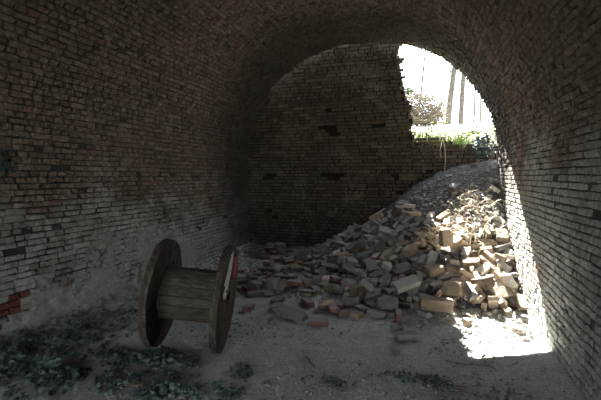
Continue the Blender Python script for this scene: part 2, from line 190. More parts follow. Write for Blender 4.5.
 ('most_a', 'tan', (0.026, 6.343, 0.669), (0.063, -0.923, -0.374, 0.068), 'tan chipped brick lying flat left of the big upright block', 'loose_brick', 'brick', 'loose bricks of the rubble heap'),
 ('most_a', 'dull red', (-0.776, 6.175, 0.365), (0.104, -0.823, -0.53, -0.177), 'dull red chipped brick tilted left above the square pale brick end', 'loose_brick', 'brick', 'loose bricks of the rubble heap'),
 ('half_b', 'tan', (0.599, 5.898, 0.523), (0.211, -0.192, -0.486, 0.826), 'tan half brick on its edge left of the high sunlit tan brick', 'loose_brick', 'brick', 'loose bricks of the rubble heap'),
 ('full_c', 'tan', (1.007, 5.539, 0.212), (0.087, 0.859, 0.432, 0.26), 'tan whole brick tilted just right below the bright brick at the wall', 'loose_brick', 'brick', 'loose bricks of the rubble heap'),
 ('half_a', 'grey', (-0.073, 5.202, 0.147), (0.834, -0.525, 0.086, -0.147), 'grey half brick on its edge right of the long pale leaning brick', 'loose_brick', 'brick', 'loose bricks of the rubble heap'),
 ('full_a', 'grey', (-0.326, 5.881, 0.387), (0.034, -0.906, -0.347, 0.239), 'grey whole brick tilted right of the square pale brick end', 'loose_brick', 'brick', 'loose bricks of the rubble heap'),
 ('half_a', 'grey', (-2.017, 4.879, 0.031), (0.7, -0.009, 0.008, -0.714), 'grey half brick lying flat below the red brick by the drum', 'loose_brick', 'brick', 'bricks scattered flat over the dusty floor'),
 ('full_b', 'tan', (-0.997, 6.452, 0.405), (0.431, -0.117, 0.311, 0.839), 'tan whole brick tilted right above the tilted low-end brick', 'loose_brick', 'brick', 'loose bricks of the rubble heap'),
 ('full_a', 'grey', (-2.093, 6.158, 0.069), (0.888, -0.089, 0.093, 0.442), 'grey whole brick lying flat just left of the far flat brick', 'loose_brick', 'brick', 'bricks scattered flat over the dusty floor'),
 ('full_c', 'grey', (-1.489, 5.259, 0.035), (0.489, 0.01, -0.008, 0.872), 'grey whole brick lying flat right below the far flat brick', 'loose_brick', 'brick', 'bricks scattered flat over the dusty floor'),
 ('half_b', 'pale', (0.536, 6.343, 0.709), (0.233, -0.918, 0.306, 0.098), 'pale half brick tilted right of the big upright block', 'loose_brick', 'brick', 'loose bricks of the rubble heap'),
 ('most_a', 'grey', (-0.163, 6.464, 0.685), (0.182, -0.846, -0.497, 0.061), 'grey chipped brick tilted left of the big upright block', 'loose_brick', 'brick', 'loose bricks of the rubble heap'),
 ('half_a', 'dark brown', (1.037, 5.932, 0.432), (0.952, -0.099, 0.289, -0.006), 'dark brown half brick tilted just right below the high sunlit tan brick', 'loose_brick', 'brick', 'loose bricks of the rubble heap'),
 ('most_a', 'grey', (-0.09, 5.085, 0.11), (0.044, -0.914, -0.404, -0.015), 'grey chipped brick lying flat right below the long pale leaning brick', 'loose_brick', 'brick', 'loose bricks of the rubble heap'),
 ('most_a', 'pale', (0.016, 6.928, 0.945), (0.791, 0.125, -0.231, 0.552), 'pale chipped brick tilted right below the pale top brick', 'loose_brick', 'brick', 'loose bricks of the rubble heap'),
 ('half_a', 'grey', (1.048, 6.102, 0.539), (0.009, 0.596, 0.718, 0.36), 'grey half brick tilted just right above the high sunlit tan brick', 'loose_brick', 'brick', 'loose bricks of the rubble heap'),
 ('full_b', 'grey', (-0.473, 6.733, 0.695), (0.179, -0.931, -0.209, -0.24), 'grey whole brick tilted right of the stout upper brick, left one', 'loose_brick', 'brick', 'loose bricks of the rubble heap'),
 ('full_c', 'dark brown', (0.09, 6.56, 0.834), (0.112, -0.814, -0.568, 0.051), 'dark brown whole brick lying flat left above the big upright block', 'loose_brick', 'brick', 'loose bricks of the rubble heap'),
 ('full_b', 'grey', (-0.055, 4.84, 0.062), (0.044, 0.042, 0.696, 0.715), 'grey whole brick on its edge left of the wide toe block', 'loose_brick', 'brick', 'loose bricks of the rubble heap'),
 ('full_b', 'grey', (-0.71, 6.325, 0.426), (0.833, 0.486, 0.249, 0.087), 'grey whole brick on its edge left above the square pale brick end', 'loose_brick', 'brick', 'loose bricks of the rubble heap'),
 ('double', 'grey', (-1.105, 7.447, 0.636), (0.458, -0.592, -0.654, 0.106), 'grey double block tilted left of the stout upper brick', 'masonry_block', 'block', 'joined masonry blocks'),
 ('half_a', 'grey', (-0.194, 5.841, 0.4), (0.649, 0.013, -0.208, 0.732), 'grey half brick tilted right of the square pale brick end', 'loose_brick', 'brick', 'loose bricks of the rubble heap'),
 ('half_a', 'tan', (0.539, 5.659, 0.362), (0.298, 0.539, 0.399, 0.679), 'tan half brick on its edge well left of the high sunlit tan brick', 'loose_brick', 'brick', 'loose bricks of the rubble heap'),
 ('full_b', 'grey', (-0.573, 6.605, 0.668), (0.783, 0.309, -0.084, -0.533), 'grey whole brick tilted just right below the stout upper brick', 'loose_brick', 'brick', 'loose bricks of the rubble heap'),
 ('full_c', 'grey', (0.368, 5.345, 0.25), (0.048, -0.311, -0.894, -0.32), 'grey whole brick tilted well right above the wide toe block', 'loose_brick', 'brick', 'loose bricks of the rubble heap'),
 ('full_b', 'dark brown', (-0.554, 6.492, 0.557), (0.052, -0.558, 0.828, 0.032), 'dark brown whole brick lying flat right below the stout upper brick', 'loose_brick', 'brick', 'loose bricks of the rubble heap'),
 ('most_a', 'dull red', (-2.446, 5.06, 0.031), (0.919, 0.011, -0.001, -0.395), 'dull red chipped brick lying flat left of the red brick by the drum', 'loose_brick', 'brick', 'bricks scattered flat over the dusty floor'),
 ('full_a', 'grey', (-0.509, 7.306, 0.853), (0.931, 0.163, -0.313, 0.098), 'grey whole brick tilted left below the pale top brick', 'loose_brick', 'brick', 'loose bricks of the rubble heap'),
 ('most_b', 'grey', (-0.17, 6.877, 0.88), (0.851, 0.499, -0.145, 0.08), 'grey chipped brick on its edge right below the pale top brick', 'loose_brick', 'brick', 'loose bricks of the rubble heap'),
 ('full_b', 'tan', (0.112, 5.169, 0.14), (0.554, -0.381, -0.233, 0.703), 'tan whole brick tilted just above the wide toe block', 'loose_brick', 'brick', 'loose bricks of the rubble heap'),
 ('most_b', 'tan', (0.395, 6.38, 0.73), (0.082, -0.308, -0.919, -0.231), 'tan chipped brick tilted just right of the big upright block', 'loose_brick', 'brick', 'loose bricks of the rubble heap'),
 ('full_b', 'grey', (-0.446, 6.234, 0.474), (0.333, -0.557, 0.63, -0.427), 'grey whole brick on its edge right above the square pale brick end', 'loose_brick', 'brick', 'loose bricks of the rubble heap'),
 ('full_b', 'tan', (-2.182, 6.301, 0.071), (0.926, 0.335, -0.025, 0.17), 'tan whole brick tilted just left of the far flat brick', 'loose_brick', 'brick', 'bricks scattered flat over the dusty floor'),
 ('half_a', 'grey', (-0.047, 5.26, 0.184), (0.063, -0.281, -0.769, 0.57), 'grey half brick on its edge left above the wide toe block', 'loose_brick', 'brick', 'loose bricks of the rubble heap'),
 ('most_a', 'grey', (0.006, 5.376, 0.214), (0.434, 0.119, 0.26, -0.854), 'grey chipped brick tilted right of the long pale leaning brick', 'loose_brick', 'brick', 'loose bricks of the rubble heap'),
 ('most_b', 'pale', (-2.391, 6.107, 0.076), (0.668, 0.228, -0.178, 0.686), 'pale chipped brick tilted right above the red brick by the drum', 'loose_brick', 'brick', 'bricks scattered flat over the dusty floor'),
 ('most_a', 'pale', (1.017, 6.004, 0.482), (0.961, -0.272, 0.037, 0.009), 'pale chipped brick tilted just right of the high sunlit tan brick', 'loose_brick', 'brick', 'loose bricks of the rubble heap'),
 ('lump', 'pale', (-1.012, 5.291, 0.07), (0.256, -0.024, 0.004, -0.966), 'pale masonry lump lying flat just above the whitish piece', 'masonry_block', 'block', 'joined masonry blocks'),
 ('full_c', 'grey', (-0.9, 5.551, 0.195), (0.094, 0.568, 0.76, -0.3), 'grey whole brick tilted just left above the pale tilted foot brick', 'loose_brick', 'brick', 'loose bricks of the rubble heap'),
 ('full_b', 'dark brown', (-0.265, 6.961, 0.878), (0.554, 0.711, -0.04, 0.432), 'dark brown whole brick tilted below the pale top brick', 'loose_brick', 'brick', 'loose bricks of the rubble heap'),
 ('most_a', 'pale', (0.859, 6.468, 0.811), (0.595, -0.282, -0.656, 0.369), 'pale chipped brick on its edge above the high sunlit tan brick', 'loose_brick', 'brick', 'loose bricks of the rubble heap'),
 ('full_a', 'dark brown', (-2.308, 6.977, 0.109), (0.589, -0.561, -0.42, 0.403), 'dark brown whole brick on its edge just left above the far flat brick', 'loose_brick', 'brick', 'bricks scattered flat over the dusty floor'),
 ('full_c', 'pale', (-0.111, 5.463, 0.251), (0.658, -0.355, 0.528, -0.403), 'pale whole brick on its edge right above the long pale leaning brick', 'loose_brick', 'brick', 'loose bricks of the rubble heap'),
 ('most_b', 'pale', (0.828, 5.511, 0.207), (0.851, 0.308, -0.018, 0.425), 'pale chipped brick tilted just left of the bright brick at the wall', 'loose_brick', 'brick', 'loose bricks of the rubble heap'),
 ('most_a', 'grey', (-1.724, 6.889, 0.251), (0.184, 0.092, 0.904, 0.374), 'grey chipped brick tilted left above the tilted low-end brick', 'loose_brick', 'brick', 'loose bricks of the rubble heap'),
 ('most_a', 'grey', (-0.453, 5.212, 0.11), (0.01, 0.349, -0.936, -0.034), 'grey chipped brick lying flat left of the long pale leaning brick', 'loose_brick', 'brick', 'bricks scattered flat over the dusty floor'),
 ('half_a', 'tan', (-1.774, 5.204, 0.031), (0.592, -0.008, -0.007, 0.806), 'tan half brick lying flat below the far flat brick', 'loose_brick', 'brick', 'bricks scattered flat over the dusty floor'),
 ('most_b', 'dark brown', (-1.885, 6.815, 0.17), (0.463, 0.129, 0.092, -0.872), 'dark brown chipped brick lying flat right above the far flat brick', 'loose_brick', 'brick', 'loose bricks of the rubble heap'),
 ('most_a', 'dark brown', (-0.013, 6.777, 0.855), (0.25, -0.959, 0.018, -0.13), 'dark brown chipped brick tilted left above the big upright block', 'loose_brick', 'brick', 'loose bricks of the rubble heap'),
 ('full_c', 'grey', (-1.426, 5.567, 0.041), (0.668, 0.002, 0.0, -0.744), 'grey whole brick lying flat left above the whitish piece', 'loose_brick', 'brick', 'bricks scattered flat over the dusty floor'),
 ('full_b', 'tan', (-0.161, 6.194, 0.565), (0.585, 0.053, -0.326, -0.741), 'tan whole brick tilted left of the big upright block', 'loose_brick', 'brick', 'loose bricks of the rubble heap'),
 ('most_a', 'grey', (0.563, 6.506, 0.834), (0.698, 0.224, 0.176, 0.657), 'grey chipped brick tilted right above the big upright block', 'loose_brick', 'brick', 'loose bricks of the rubble heap'),
 ('full_c', 'dull red', (-3.102, 7.529, 0.094), (0.695, 0.715, 0.04, 0.064), 'dull red whole brick on its edge well above the red brick by the drum', 'loose_brick', 'brick', 'bricks scattered flat over the dusty floor'),
 ('most_b', 'grey', (0.166, 5.854, 0.465), (0.536, -0.497, 0.325, -0.6), 'grey chipped brick on its edge below the big upright block', 'loose_brick', 'brick', 'loose bricks of the rubble heap'),
 ('half_a', 'dull red', (-2.722, 6.457, 0.052), (0.659, -0.634, -0.273, 0.297), 'dull red half brick on its edge above the red brick by the drum', 'loose_brick', 'brick', 'bricks scattered flat over the dusty floor'),
 ('most_a', 'tan', (-0.071, 6.229, 0.603), (0.473, -0.36, 0.289, -0.75), 'tan chipped brick tilted left of the big upright block', 'loose_brick', 'brick', 'loose bricks of the rubble heap'),
 ('most_b', 'dull red', (-1.931, 5.223, 0.03), (0.995, -0.0, 0.006, 0.104), 'dull red chipped brick lying flat right of the red brick by the drum', 'loose_brick', 'brick', 'bricks scattered flat over the dusty floor'),
 ('most_a', 'grey', (-0.907, 6.752, 0.557), (0.042, 0.895, 0.444, -0.012), 'grey chipped brick lying flat left below the stout upper brick', 'loose_brick', 'brick', 'loose bricks of the rubble heap'),
 ('full_c', 'pale', (-2.821, 7.115, 0.042), (0.983, 0.051, -0.036, 0.175), 'pale whole brick lying flat right above the red brick by the drum', 'loose_brick', 'brick', 'bricks scattered flat over the dusty floor'),
 ('shard', 'pale', (-0.407, 4.601, 0.018), (0.494, -0.012, -0.007, -0.869), 'pale brick shard lying flat right of the flat grey brick', 'loose_brick', 'brick', 'bricks scattered flat over the dusty floor'),
 ('most_a', 'tan', (0.415, 5.46, 0.28), (0.645, 0.132, 0.357, 0.662), 'tan chipped brick tilted well right above the wide toe block', 'loose_brick', 'brick', 'loose bricks of the rubble heap'),
 ('most_b', 'dark brown', (-0.702, 6.507, 0.512), (0.079, 0.965, -0.249, -0.034), 'dark brown chipped brick lying flat below the stout upper brick', 'loose_brick', 'brick', 'loose bricks of the rubble heap'),
 ('most_a', 'pale', (-2.722, 5.43, 0.063), (0.423, 0.895, 0.132, 0.056), 'pale chipped brick tilted left of the red brick by the drum', 'loose_brick', 'brick', 'bricks scattered flat over the dusty floor'),
 ('most_b', 'tan', (-0.207, 5.129, 0.062), (0.459, -0.427, 0.542, -0.559), 'tan chipped brick on its edge below the long pale leaning brick', 'loose_brick', 'brick', 'loose bricks of the rubble heap'),
 ('full_a', 'grey', (-0.321, 6.6, 0.671), (0.427, 0.126, 0.143, 0.884), 'grey whole brick tilted right of the stout upper brick, right one', 'loose_brick', 'brick', 'loose bricks of the rubble heap'),
 ('half_b', 'tan', (-1.698, 5.525, 0.031), (0.007, 0.539, 0.842, -0.009), 'tan half brick lying flat well right above the half sunk slab', 'loose_brick', 'brick', 'bricks scattered flat over the dusty floor'),
 ('most_b', 'tan', (0.272, 5.67, 0.367), (0.961, 0.091, 0.132, 0.224), 'tan chipped brick lying flat below the big upright block', 'loose_brick', 'brick', 'loose bricks of the rubble heap'),
 ('most_b', 'dark brown', (-0.108, 5.707, 0.323), (0.247, 0.59, -0.769, 0.012), 'dark brown chipped brick tilted right above the long pale leaning brick', 'loose_brick', 'brick', 'loose bricks of the rubble heap'),
 ('half_b', 'pale', (0.937, 6.747, 0.998), (0.271, 0.335, -0.325, -0.842), 'pale half brick tilted well below the pair of bricks at the wall', 'loose_brick', 'brick', 'loose bricks of the rubble heap'),
 ('half_c', 'grey', (0.001, 6.154, 0.533), (0.35, 0.239, 0.581, 0.695), 'grey half brick on its edge left below the big upright block', 'loose_brick', 'brick', 'loose bricks of the rubble heap'),
 ('full_a', 'grey', (-1.476, 7.646, 0.532), (0.743, 0.018, -0.094, 0.662), 'grey whole brick lying flat well left of the stout upper brick', 'loose_brick', 'brick', 'loose bricks of the rubble heap'),
 ('most_a', 'dull red', (-2.408, 6.783, 0.046), (0.224, 0.062, 0.053, -0.971), 'dull red chipped brick lying flat left above the far flat brick', 'loose_brick', 'brick', 'bricks scattered flat over the dusty floor'),
 ('full_a', 'tan', (-0.043, 6.445, 0.656), (0.207, -0.403, 0.874, 0.175), 'tan whole brick tilted well right below the pale top brick', 'loose_brick', 'brick', 'loose bricks of the rubble heap'),
 ('most_a', 'pale', (-0.505, 6.014, 0.378), (0.787, 0.185, -0.124, -0.576), 'pale chipped brick tilted just right above the square pale brick end', 'loose_brick', 'brick', 'loose bricks of the rubble heap'),
 ('full_b', 'pale', (-1.434, 5.732, 0.069), (0.23, 0.066, -0.347, -0.907), 'pale whole brick tilted right below the far flat brick', 'loose_brick', 'brick', 'bricks scattered flat over the dusty floor'),
 ('full_b', 'grey', (-2.631, 5.517, 0.061), (0.672, 0.684, -0.197, -0.205), 'grey whole brick on its edge left of the red brick by the drum', 'loose_brick', 'brick', 'bricks scattered flat over the dusty floor'),
 ('full_a', 'tan', (0.432, 5.708, 0.357), (0.157, -0.619, 0.75, 0.174), 'tan whole brick tilted well left of the high sunlit tan brick', 'loose_brick', 'brick', 'loose bricks of the rubble heap'),
 ('full_c', 'dark brown', (-1.389, 7.099, 0.417), (0.707, 0.64, -0.144, 0.264), 'dark brown whole brick on its edge above the tilted low-end brick', 'loose_brick', 'brick', 'loose bricks of the rubble heap'),
 ('half_a', 'grey', (-1.77, 6.097, 0.148), (0.059, 0.669, 0.027, 0.741), 'grey half brick standing on end just right of the far flat brick', 'loose_brick', 'brick', 'loose bricks of the rubble heap'),
 ('most_a', 'tan', (-2.202, 6.74, 0.047), (0.183, -0.004, -0.063, 0.981), 'tan chipped brick lying flat just left above the far flat brick', 'loose_brick', 'brick', 'bricks scattered flat over the dusty floor'),
 ('most_a', 'grey', (-0.625, 5.144, 0.108), (0.608, 0.019, -0.004, -0.793), 'grey chipped brick lying flat just right of the pale tilted foot brick', 'loose_brick', 'brick', 'bricks scattered flat over the dusty floor'),
 ('most_b', 'dark brown', (-0.218, 6.363, 0.584), (0.188, 0.163, 0.835, 0.49), 'dark brown chipped brick on its edge well left of the big upright block', 'loose_brick', 'brick', 'loose bricks of the rubble heap'),
 ('double', 'dark brown', (-1.219, 6.007, 0.158), (0.378, -0.7, 0.393, -0.462), 'dark brown double block on its edge just left below the tilted low-end brick', 'masonry_block', 'block', 'joined masonry blocks'),
 ('half_a', 'tan', (-1.505, 4.87, 0.036), (0.729, -0.002, -0.023, 0.684), 'tan half brick lying flat right above the half sunk slab', 'loose_brick', 'brick', 'bricks scattered flat over the dusty floor'),
 ('full_b', 'dull red', (-2.732, 5.937, 0.052), (0.873, 0.2, -0.088, -0.435), 'dull red whole brick tilted left above the red brick by the drum', 'loose_brick', 'brick', 'bricks scattered flat over the dusty floor'),
 ('full_b', 'dark brown', (-0.43, 5.846, 0.348), (0.536, -0.127, -0.075, -0.832), 'dark brown whole brick lying flat just right of the square pale brick end', 'loose_brick', 'brick', 'loose bricks of the rubble heap'),
 ('shard', 'tan', (0.847, 6.708, 0.938), (0.084, -0.245, -0.922, -0.286), 'tan brick shard tilted well above the high sunlit tan brick', 'loose_brick', 'brick', 'loose bricks of the rubble heap'),
 ('most_a', 'tan', (-2.563, 7.252, 0.159), (0.998, 0.04, -0.056, -0.005), 'tan chipped brick lying flat left above the far flat brick', 'loose_brick', 'brick', 'loose bricks of the rubble heap'),
 ('full_b', 'grey', (-1.479, 6.985, 0.376), (0.994, 0.042, 0.092, 0.047), 'grey whole brick lying flat left above the tilted low-end brick', 'loose_brick', 'brick', 'loose bricks of the rubble heap'),
 ('most_a', 'grey', (1.013, 5.669, 0.321), (0.001, -0.876, 0.431, -0.215), 'grey chipped brick tilted just right above the bright brick at the wall', 'loose_brick', 'brick', 'loose bricks of the rubble heap'),
 ('most_b', 'grey', (0.583, 5.543, 0.291), (0.296, 0.546, 0.407, 0.67), 'grey chipped brick on its edge left below the high sunlit tan brick', 'loose_brick', 'brick', 'loose bricks of the rubble heap'),
 ('full_b', 'grey', (-1.072, 7.228, 0.589), (0.068, -0.092, -0.984, -0.137), 'grey whole brick lying flat left of the stout upper brick', 'loose_brick', 'brick', 'loose bricks of the rubble heap'),
 ('full_a', 'tan', (-1.594, 7.064, 0.312), (0.651, 0.728, -0.003, 0.217), 'tan whole brick on its edge left above the tilted low-end brick', 'loose_brick', 'brick', 'loose bricks of the rubble heap'),
 ('full_a', 'grey', (-1.559, 5.894, 0.118), (0.268, 0.962, -0.038, -0.022), 'grey whole brick tilted right of the far flat brick', 'loose_brick', 'brick', 'bricks scattered flat over the dusty floor'),
 ('half_a', 'tan', (0.263, 5.081, 0.083), (0.422, -0.6, 0.183, 0.655), 'tan half brick standing on end right of the wide toe block', 'loose_brick', 'brick', 'loose bricks of the rubble heap'),
 ('most_a', 'dull red', (-2.408, 5.76, 0.052), (0.479, -0.075, 0.254, 0.837), 'dull red chipped brick tilted just right above the red brick by the drum', 'loose_brick', 'brick', 'bricks scattered flat over the dusty floor'),
 ('half_a', 'pale', (0.63, 6.402, 0.78), (0.26, -0.643, 0.606, -0.39), 'pale half brick on its edge right of the big upright block', 'loose_brick', 'brick', 'loose bricks of the rubble heap'),
 ('most_a', 'tan', (-2.266, 4.999, 0.031), (0.215, -0.006, 0.017, 0.977), 'tan chipped brick lying flat just left below the red brick by the drum', 'loose_brick', 'brick', 'bricks scattered flat over the dusty floor'),
 ('half_c', 'pale', (0.702, 6.521, 0.836), (0.583, 0.367, -0.725, -0.012), 'pale half brick standing on end well right of the big upright block', 'loose_brick', 'brick', 'loose bricks of the rubble heap'),
 ('most_a', 'grey', (-1.514, 6.242, 0.224), (0.09, -0.141, 0.978, -0.126), 'grey chipped brick lying flat left of the tilted low-end brick', 'loose_brick', 'brick', 'loose bricks of the rubble heap'),
 ('long', 'grey', (-0.921, 6.518, 0.358), (0.627, 0.407, -0.193, -0.635), 'grey long brick tilted left above the square pale brick end', 'loose_brick', 'brick', 'loose bricks of the rubble heap'),
 ('full_b', 'pale', (-1.554, 6.719, 0.277), (0.156, 0.814, 0.535, 0.165), 'pale whole brick tilted left above the tilted low-end brick', 'loose_brick', 'brick', 'loose bricks of the rubble heap'),
 ('half_a', 'dull red', (-2.937, 5.895, 0.039), (0.006, 0.088, -0.996, 0.005), 'dull red half brick lying flat left of the red brick by the drum', 'loose_brick', 'brick', 'bricks scattered flat over the dusty floor'),
 ('full_a', 'grey', (-0.588, 7.064, 0.731), (0.213, 0.771, 0.489, 0.347), 'grey whole brick tilted just right above the stout upper brick', 'loose_brick', 'brick', 'loose bricks of the rubble heap'),
 ('half_a', 'grey', (0.261, 5.897, 0.448), (0.079, -0.583, -0.766, -0.26), 'grey half brick tilted below the big upright block', 'loose_brick', 'brick', 'loose bricks of the rubble heap'),
 ('half_c', 'grey', (0.045, 5.313, 0.134), (0.887, -0.194, -0.418, -0.022), 'grey half brick standing on end above the wide toe block', 'loose_brick', 'brick', 'loose bricks of the rubble heap'),
 ('most_a', 'grey', (-2.092, 6.81, 0.114), (0.373, 0.198, 0.906, -0.004), 'grey chipped brick tilted just right above the far flat brick', 'loose_brick', 'brick', 'bricks scattered flat over the dusty floor'),
 ('shard', 'dull red', (-1.215, 4.569, 0.02), (0.464, 0.008, 0.011, 0.886), 'dull red brick shard lying flat left of the flat red brick', 'loose_brick', 'brick', 'bricks scattered flat over the dusty floor'),
 ('full_a', 'grey', (-0.952, 7.429, 0.724), (0.397, 0.191, 0.078, 0.894), 'grey whole brick tilted just left above the stout upper brick', 'loose_brick', 'brick', 'loose bricks of the rubble heap'),
 ('most_a', 'dark brown', (-2.373, 5.151, 0.09), (0.359, 0.611, -0.372, 0.6), 'dark brown chipped brick standing on end just left of the red brick by the drum', 'loose_brick', 'brick', 'bricks scattered flat over the dusty floor'),
 ('full_b', 'grey', (-0.516, 7.781, 1.096), (0.327, -0.815, 0.441, -0.186), 'grey whole brick tilted just left above the pale top brick', 'loose_brick', 'brick', 'loose bricks of the rubble heap'),
 ('half_c', 'tan', (0.834, 5.723, 0.361), (0.709, -0.67, -0.149, 0.162), 'tan half brick on its edge left below the high sunlit tan brick', 'loose_brick', 'brick', 'loose bricks of the rubble heap'),
 ('full_c', 'pale', (0.808, 5.623, 0.283), (0.926, 0.294, 0.038, 0.235), 'pale whole brick tilted left of the bright brick at the wall', 'loose_brick', 'brick', 'loose bricks of the rubble heap'),
 ('full_b', 'pale', (-2.593, 4.956, 0.032), (0.07, -0.006, 0.004, -0.998), 'pale whole brick lying flat left of the red brick by the drum', 'loose_brick', 'brick', 'bricks scattered flat over the dusty floor'),
 ('half_a', 'grey', (-0.767, 6.773, 0.577), (0.39, -0.449, -0.753, 0.282), 'grey half brick tilted just left below the stout upper brick', 'loose_brick', 'brick', 'loose bricks of the rubble heap'),
 ('full_c', 'grey', (-1.29, 7.393, 0.487), (0.206, -0.027, -0.279, 0.938), 'grey whole brick tilted left of the stout upper brick', 'loose_brick', 'brick', 'loose bricks of the rubble heap'),
 ('most_a', 'dull red', (-2.941, 7.343, 0.078), (0.384, 0.02, -0.01, 0.923), 'dull red chipped brick lying flat well left above the far flat brick', 'loose_brick', 'brick', 'bricks scattered flat over the dusty floor'),
 ('half_a', 'tan', (-1.727, 5.778, 0.062), (0.035, -0.888, -0.424, 0.173), 'tan half brick lying flat just right below the far flat brick', 'loose_brick', 'brick', 'bricks scattered flat over the dusty floor'),
 ('full_c', 'tan', (-1.613, 7.128, 0.373), (0.824, -0.48, -0.086, 0.289), 'tan whole brick on its edge well right above the far flat brick', 'loose_brick', 'brick', 'loose bricks of the rubble heap'),
 ('full_a', 'grey', (-2.464, 6.925, 0.07), (0.883, 0.03, -0.095, 0.458), 'grey whole brick lying flat left above the far flat brick', 'loose_brick', 'brick', 'bricks scattered flat over the dusty floor'),
 ('half_c', 'dark brown', (-0.109, 5.953, 0.476), (0.137, -0.466, -0.75, -0.449), 'dark brown half brick tilted left below the big upright block', 'loose_brick', 'brick', 'loose bricks of the rubble heap'),
 ('most_a', 'dark brown', (-2.631, 5.77, 0.031), (0.994, 0.013, 0.011, 0.109), 'dark brown chipped brick lying flat just left above the red brick by the drum', 'loose_brick', 'brick', 'bricks scattered flat over the dusty floor'),
 ('full_a', 'grey', (-2.684, 7.205, 0.122), (0.568, 0.428, 0.534, 0.457), 'grey whole brick on its edge left above the far flat brick', 'loose_brick', 'brick', 'bricks scattered flat over the dusty floor'),
 ('full_a', 'dark brown', (-1.267, 7.281, 0.443), (0.07, -0.37, -0.795, 0.475), 'dark brown whole brick on its edge left of the stout upper brick', 'loose_brick', 'brick', 'loose bricks of the rubble heap'),
 ('full_b', 'grey', (-1.865, 5.76, 0.033), (0.505, 0.014, 0.007, 0.863), 'grey whole brick lying flat just below the far flat brick', 'loose_brick', 'brick', 'bricks scattered flat over the dusty floor'),
 ('most_a', 'grey', (-0.996, 6.837, 0.559), (0.133, -0.917, -0.368, 0.073), 'grey chipped brick lying flat left of the stout upper brick', 'loose_brick', 'brick', 'loose bricks of the rubble heap'),
 ('most_a', 'dark brown', (-0.784, 7.479, 0.763), (0.071, 0.604, 0.749, 0.264), 'dark brown chipped brick tilted just above the stout upper brick', 'loose_brick', 'brick', 'loose bricks of the rubble heap'),
 ('half_c', 'grey', (-1.145, 5.623, 0.154), (0.332, -0.011, -0.004, 0.943), 'grey half brick lying flat left below the tilted low-end brick', 'loose_brick', 'brick', 'loose bricks of the rubble heap'),
 ('full_a', 'dark brown', (-1.256, 7.555, 0.589), (0.127, -0.262, 0.949, -0.125), 'dark brown whole brick lying flat left of the stout upper brick', 'loose_brick', 'brick', 'loose bricks of the rubble heap'),
 ('half_b', 'grey', (-0.174, 5.685, 0.28), (0.448, -0.23, -0.055, -0.862), 'grey half brick tilted right above the long pale leaning brick', 'loose_brick', 'brick', 'loose bricks of the rubble heap'),
 ('half_b', 'tan', (-1.993, 5.34, 0.052), (0.401, -0.839, 0.331, -0.161), 'tan half brick tilted right of the red brick by the drum', 'loose_brick', 'brick', 'bricks scattered flat over the dusty floor'),
 ('full_c', 'grey', (-3.255, 7.967, 0.113), (0.077, -0.957, 0.277, -0.022), 'grey whole brick lying flat well left above the far flat brick', 'loose_brick', 'brick', 'bricks scattered flat over the dusty floor'),
 ('full_c', 'grey', (-0.784, 6.664, 0.498), (0.53, -0.138, 0.146, -0.824), 'grey whole brick tilted left below the stout upper brick', 'loose_brick', 'brick', 'loose bricks of the rubble heap'),
 ('full_a', 'grey', (-1.396, 6.274, 0.187), (0.354, -0.711, 0.253, -0.552), 'grey whole brick tilted just left of the tilted low-end brick', 'loose_brick', 'brick', 'loose bricks of the rubble heap'),
 ('full_a', 'grey', (-1.022, 6.095, 0.173), (0.477, 0.86, -0.133, 0.119), 'grey whole brick tilted left of the square pale brick end', 'loose_brick', 'brick', 'loose bricks of the rubble heap'),
 ('half_a', 'pale', (0.967, 5.857, 0.377), (0.203, -0.916, 0.308, 0.158), 'pale half brick tilted right below the high sunlit tan brick', 'loose_brick', 'brick', 'loose bricks of the rubble heap'),
 ('half_c', 'grey', (0.36, 5.88, 0.465), (0.565, -0.336, -0.694, 0.294), 'grey half brick tilted right below the big upright block', 'loose_brick', 'brick', 'loose bricks of the rubble heap'),
 ('full_c', 'dark brown', (-2.443, 5.577, 0.03), (0.782, -0.0, 0.003, 0.623), 'dark brown whole brick lying flat just above the red brick by the drum', 'loose_brick', 'brick', 'bricks scattered flat over the dusty floor'),
 ('full_a', 'grey', (-0.977, 6.262, 0.362), (0.13, -0.118, 0.982, 0.073), 'grey whole brick lying flat right above the tilted low-end brick', 'loose_brick', 'brick', 'loose bricks of the rubble heap'),
 ('full_a', 'tan', (0.419, 6.188, 0.658), (0.942, -0.125, 0.172, -0.26), 'tan whole brick tilted right of the big upright block', 'loose_brick', 'brick', 'loose bricks of the rubble heap'),
 ('most_b', 'tan', (-0.638, 5.506, 0.161), (0.305, -0.163, -0.148, -0.927), 'tan chipped brick tilted right above the pale tilted foot brick', 'loose_brick', 'brick', 'loose bricks of the rubble heap'),
 ('full_b', 'grey', (-0.605, 6.282, 0.443), (0.219, -0.312, 0.912, -0.154), 'grey whole brick tilted above the square pale brick end', 'loose_brick', 'brick', 'loose bricks of the rubble heap'),
 ('most_b', 'dark brown', (-2.038, 6.681, 0.046), (0.728, 0.018, -0.054, 0.683), 'dark brown chipped brick lying flat just right above the far flat brick', 'loose_brick', 'brick', 'bricks scattered flat over the dusty floor'),
 ('full_b', 'grey', (-0.614, 5.622, 0.208), (0.898, 0.353, -0.262, 0.005), 'grey whole brick tilted just below the square pale brick end', 'loose_brick', 'brick', 'loose bricks of the rubble heap'),
 ('most_b', 'grey', (-2.328, 7.234, 0.169), (0.744, 0.012, 0.011, -0.668), 'grey chipped brick lying flat above the far flat brick', 'loose_brick', 'brick', 'loose bricks of the rubble heap'),
 ('half_b', 'grey', (-3.013, 7.072, 0.034), (0.043, -0.403, -0.914, -0.025), 'grey half brick lying flat above the red brick by the drum', 'loose_brick', 'brick', 'bricks scattered flat over the dusty floor'),
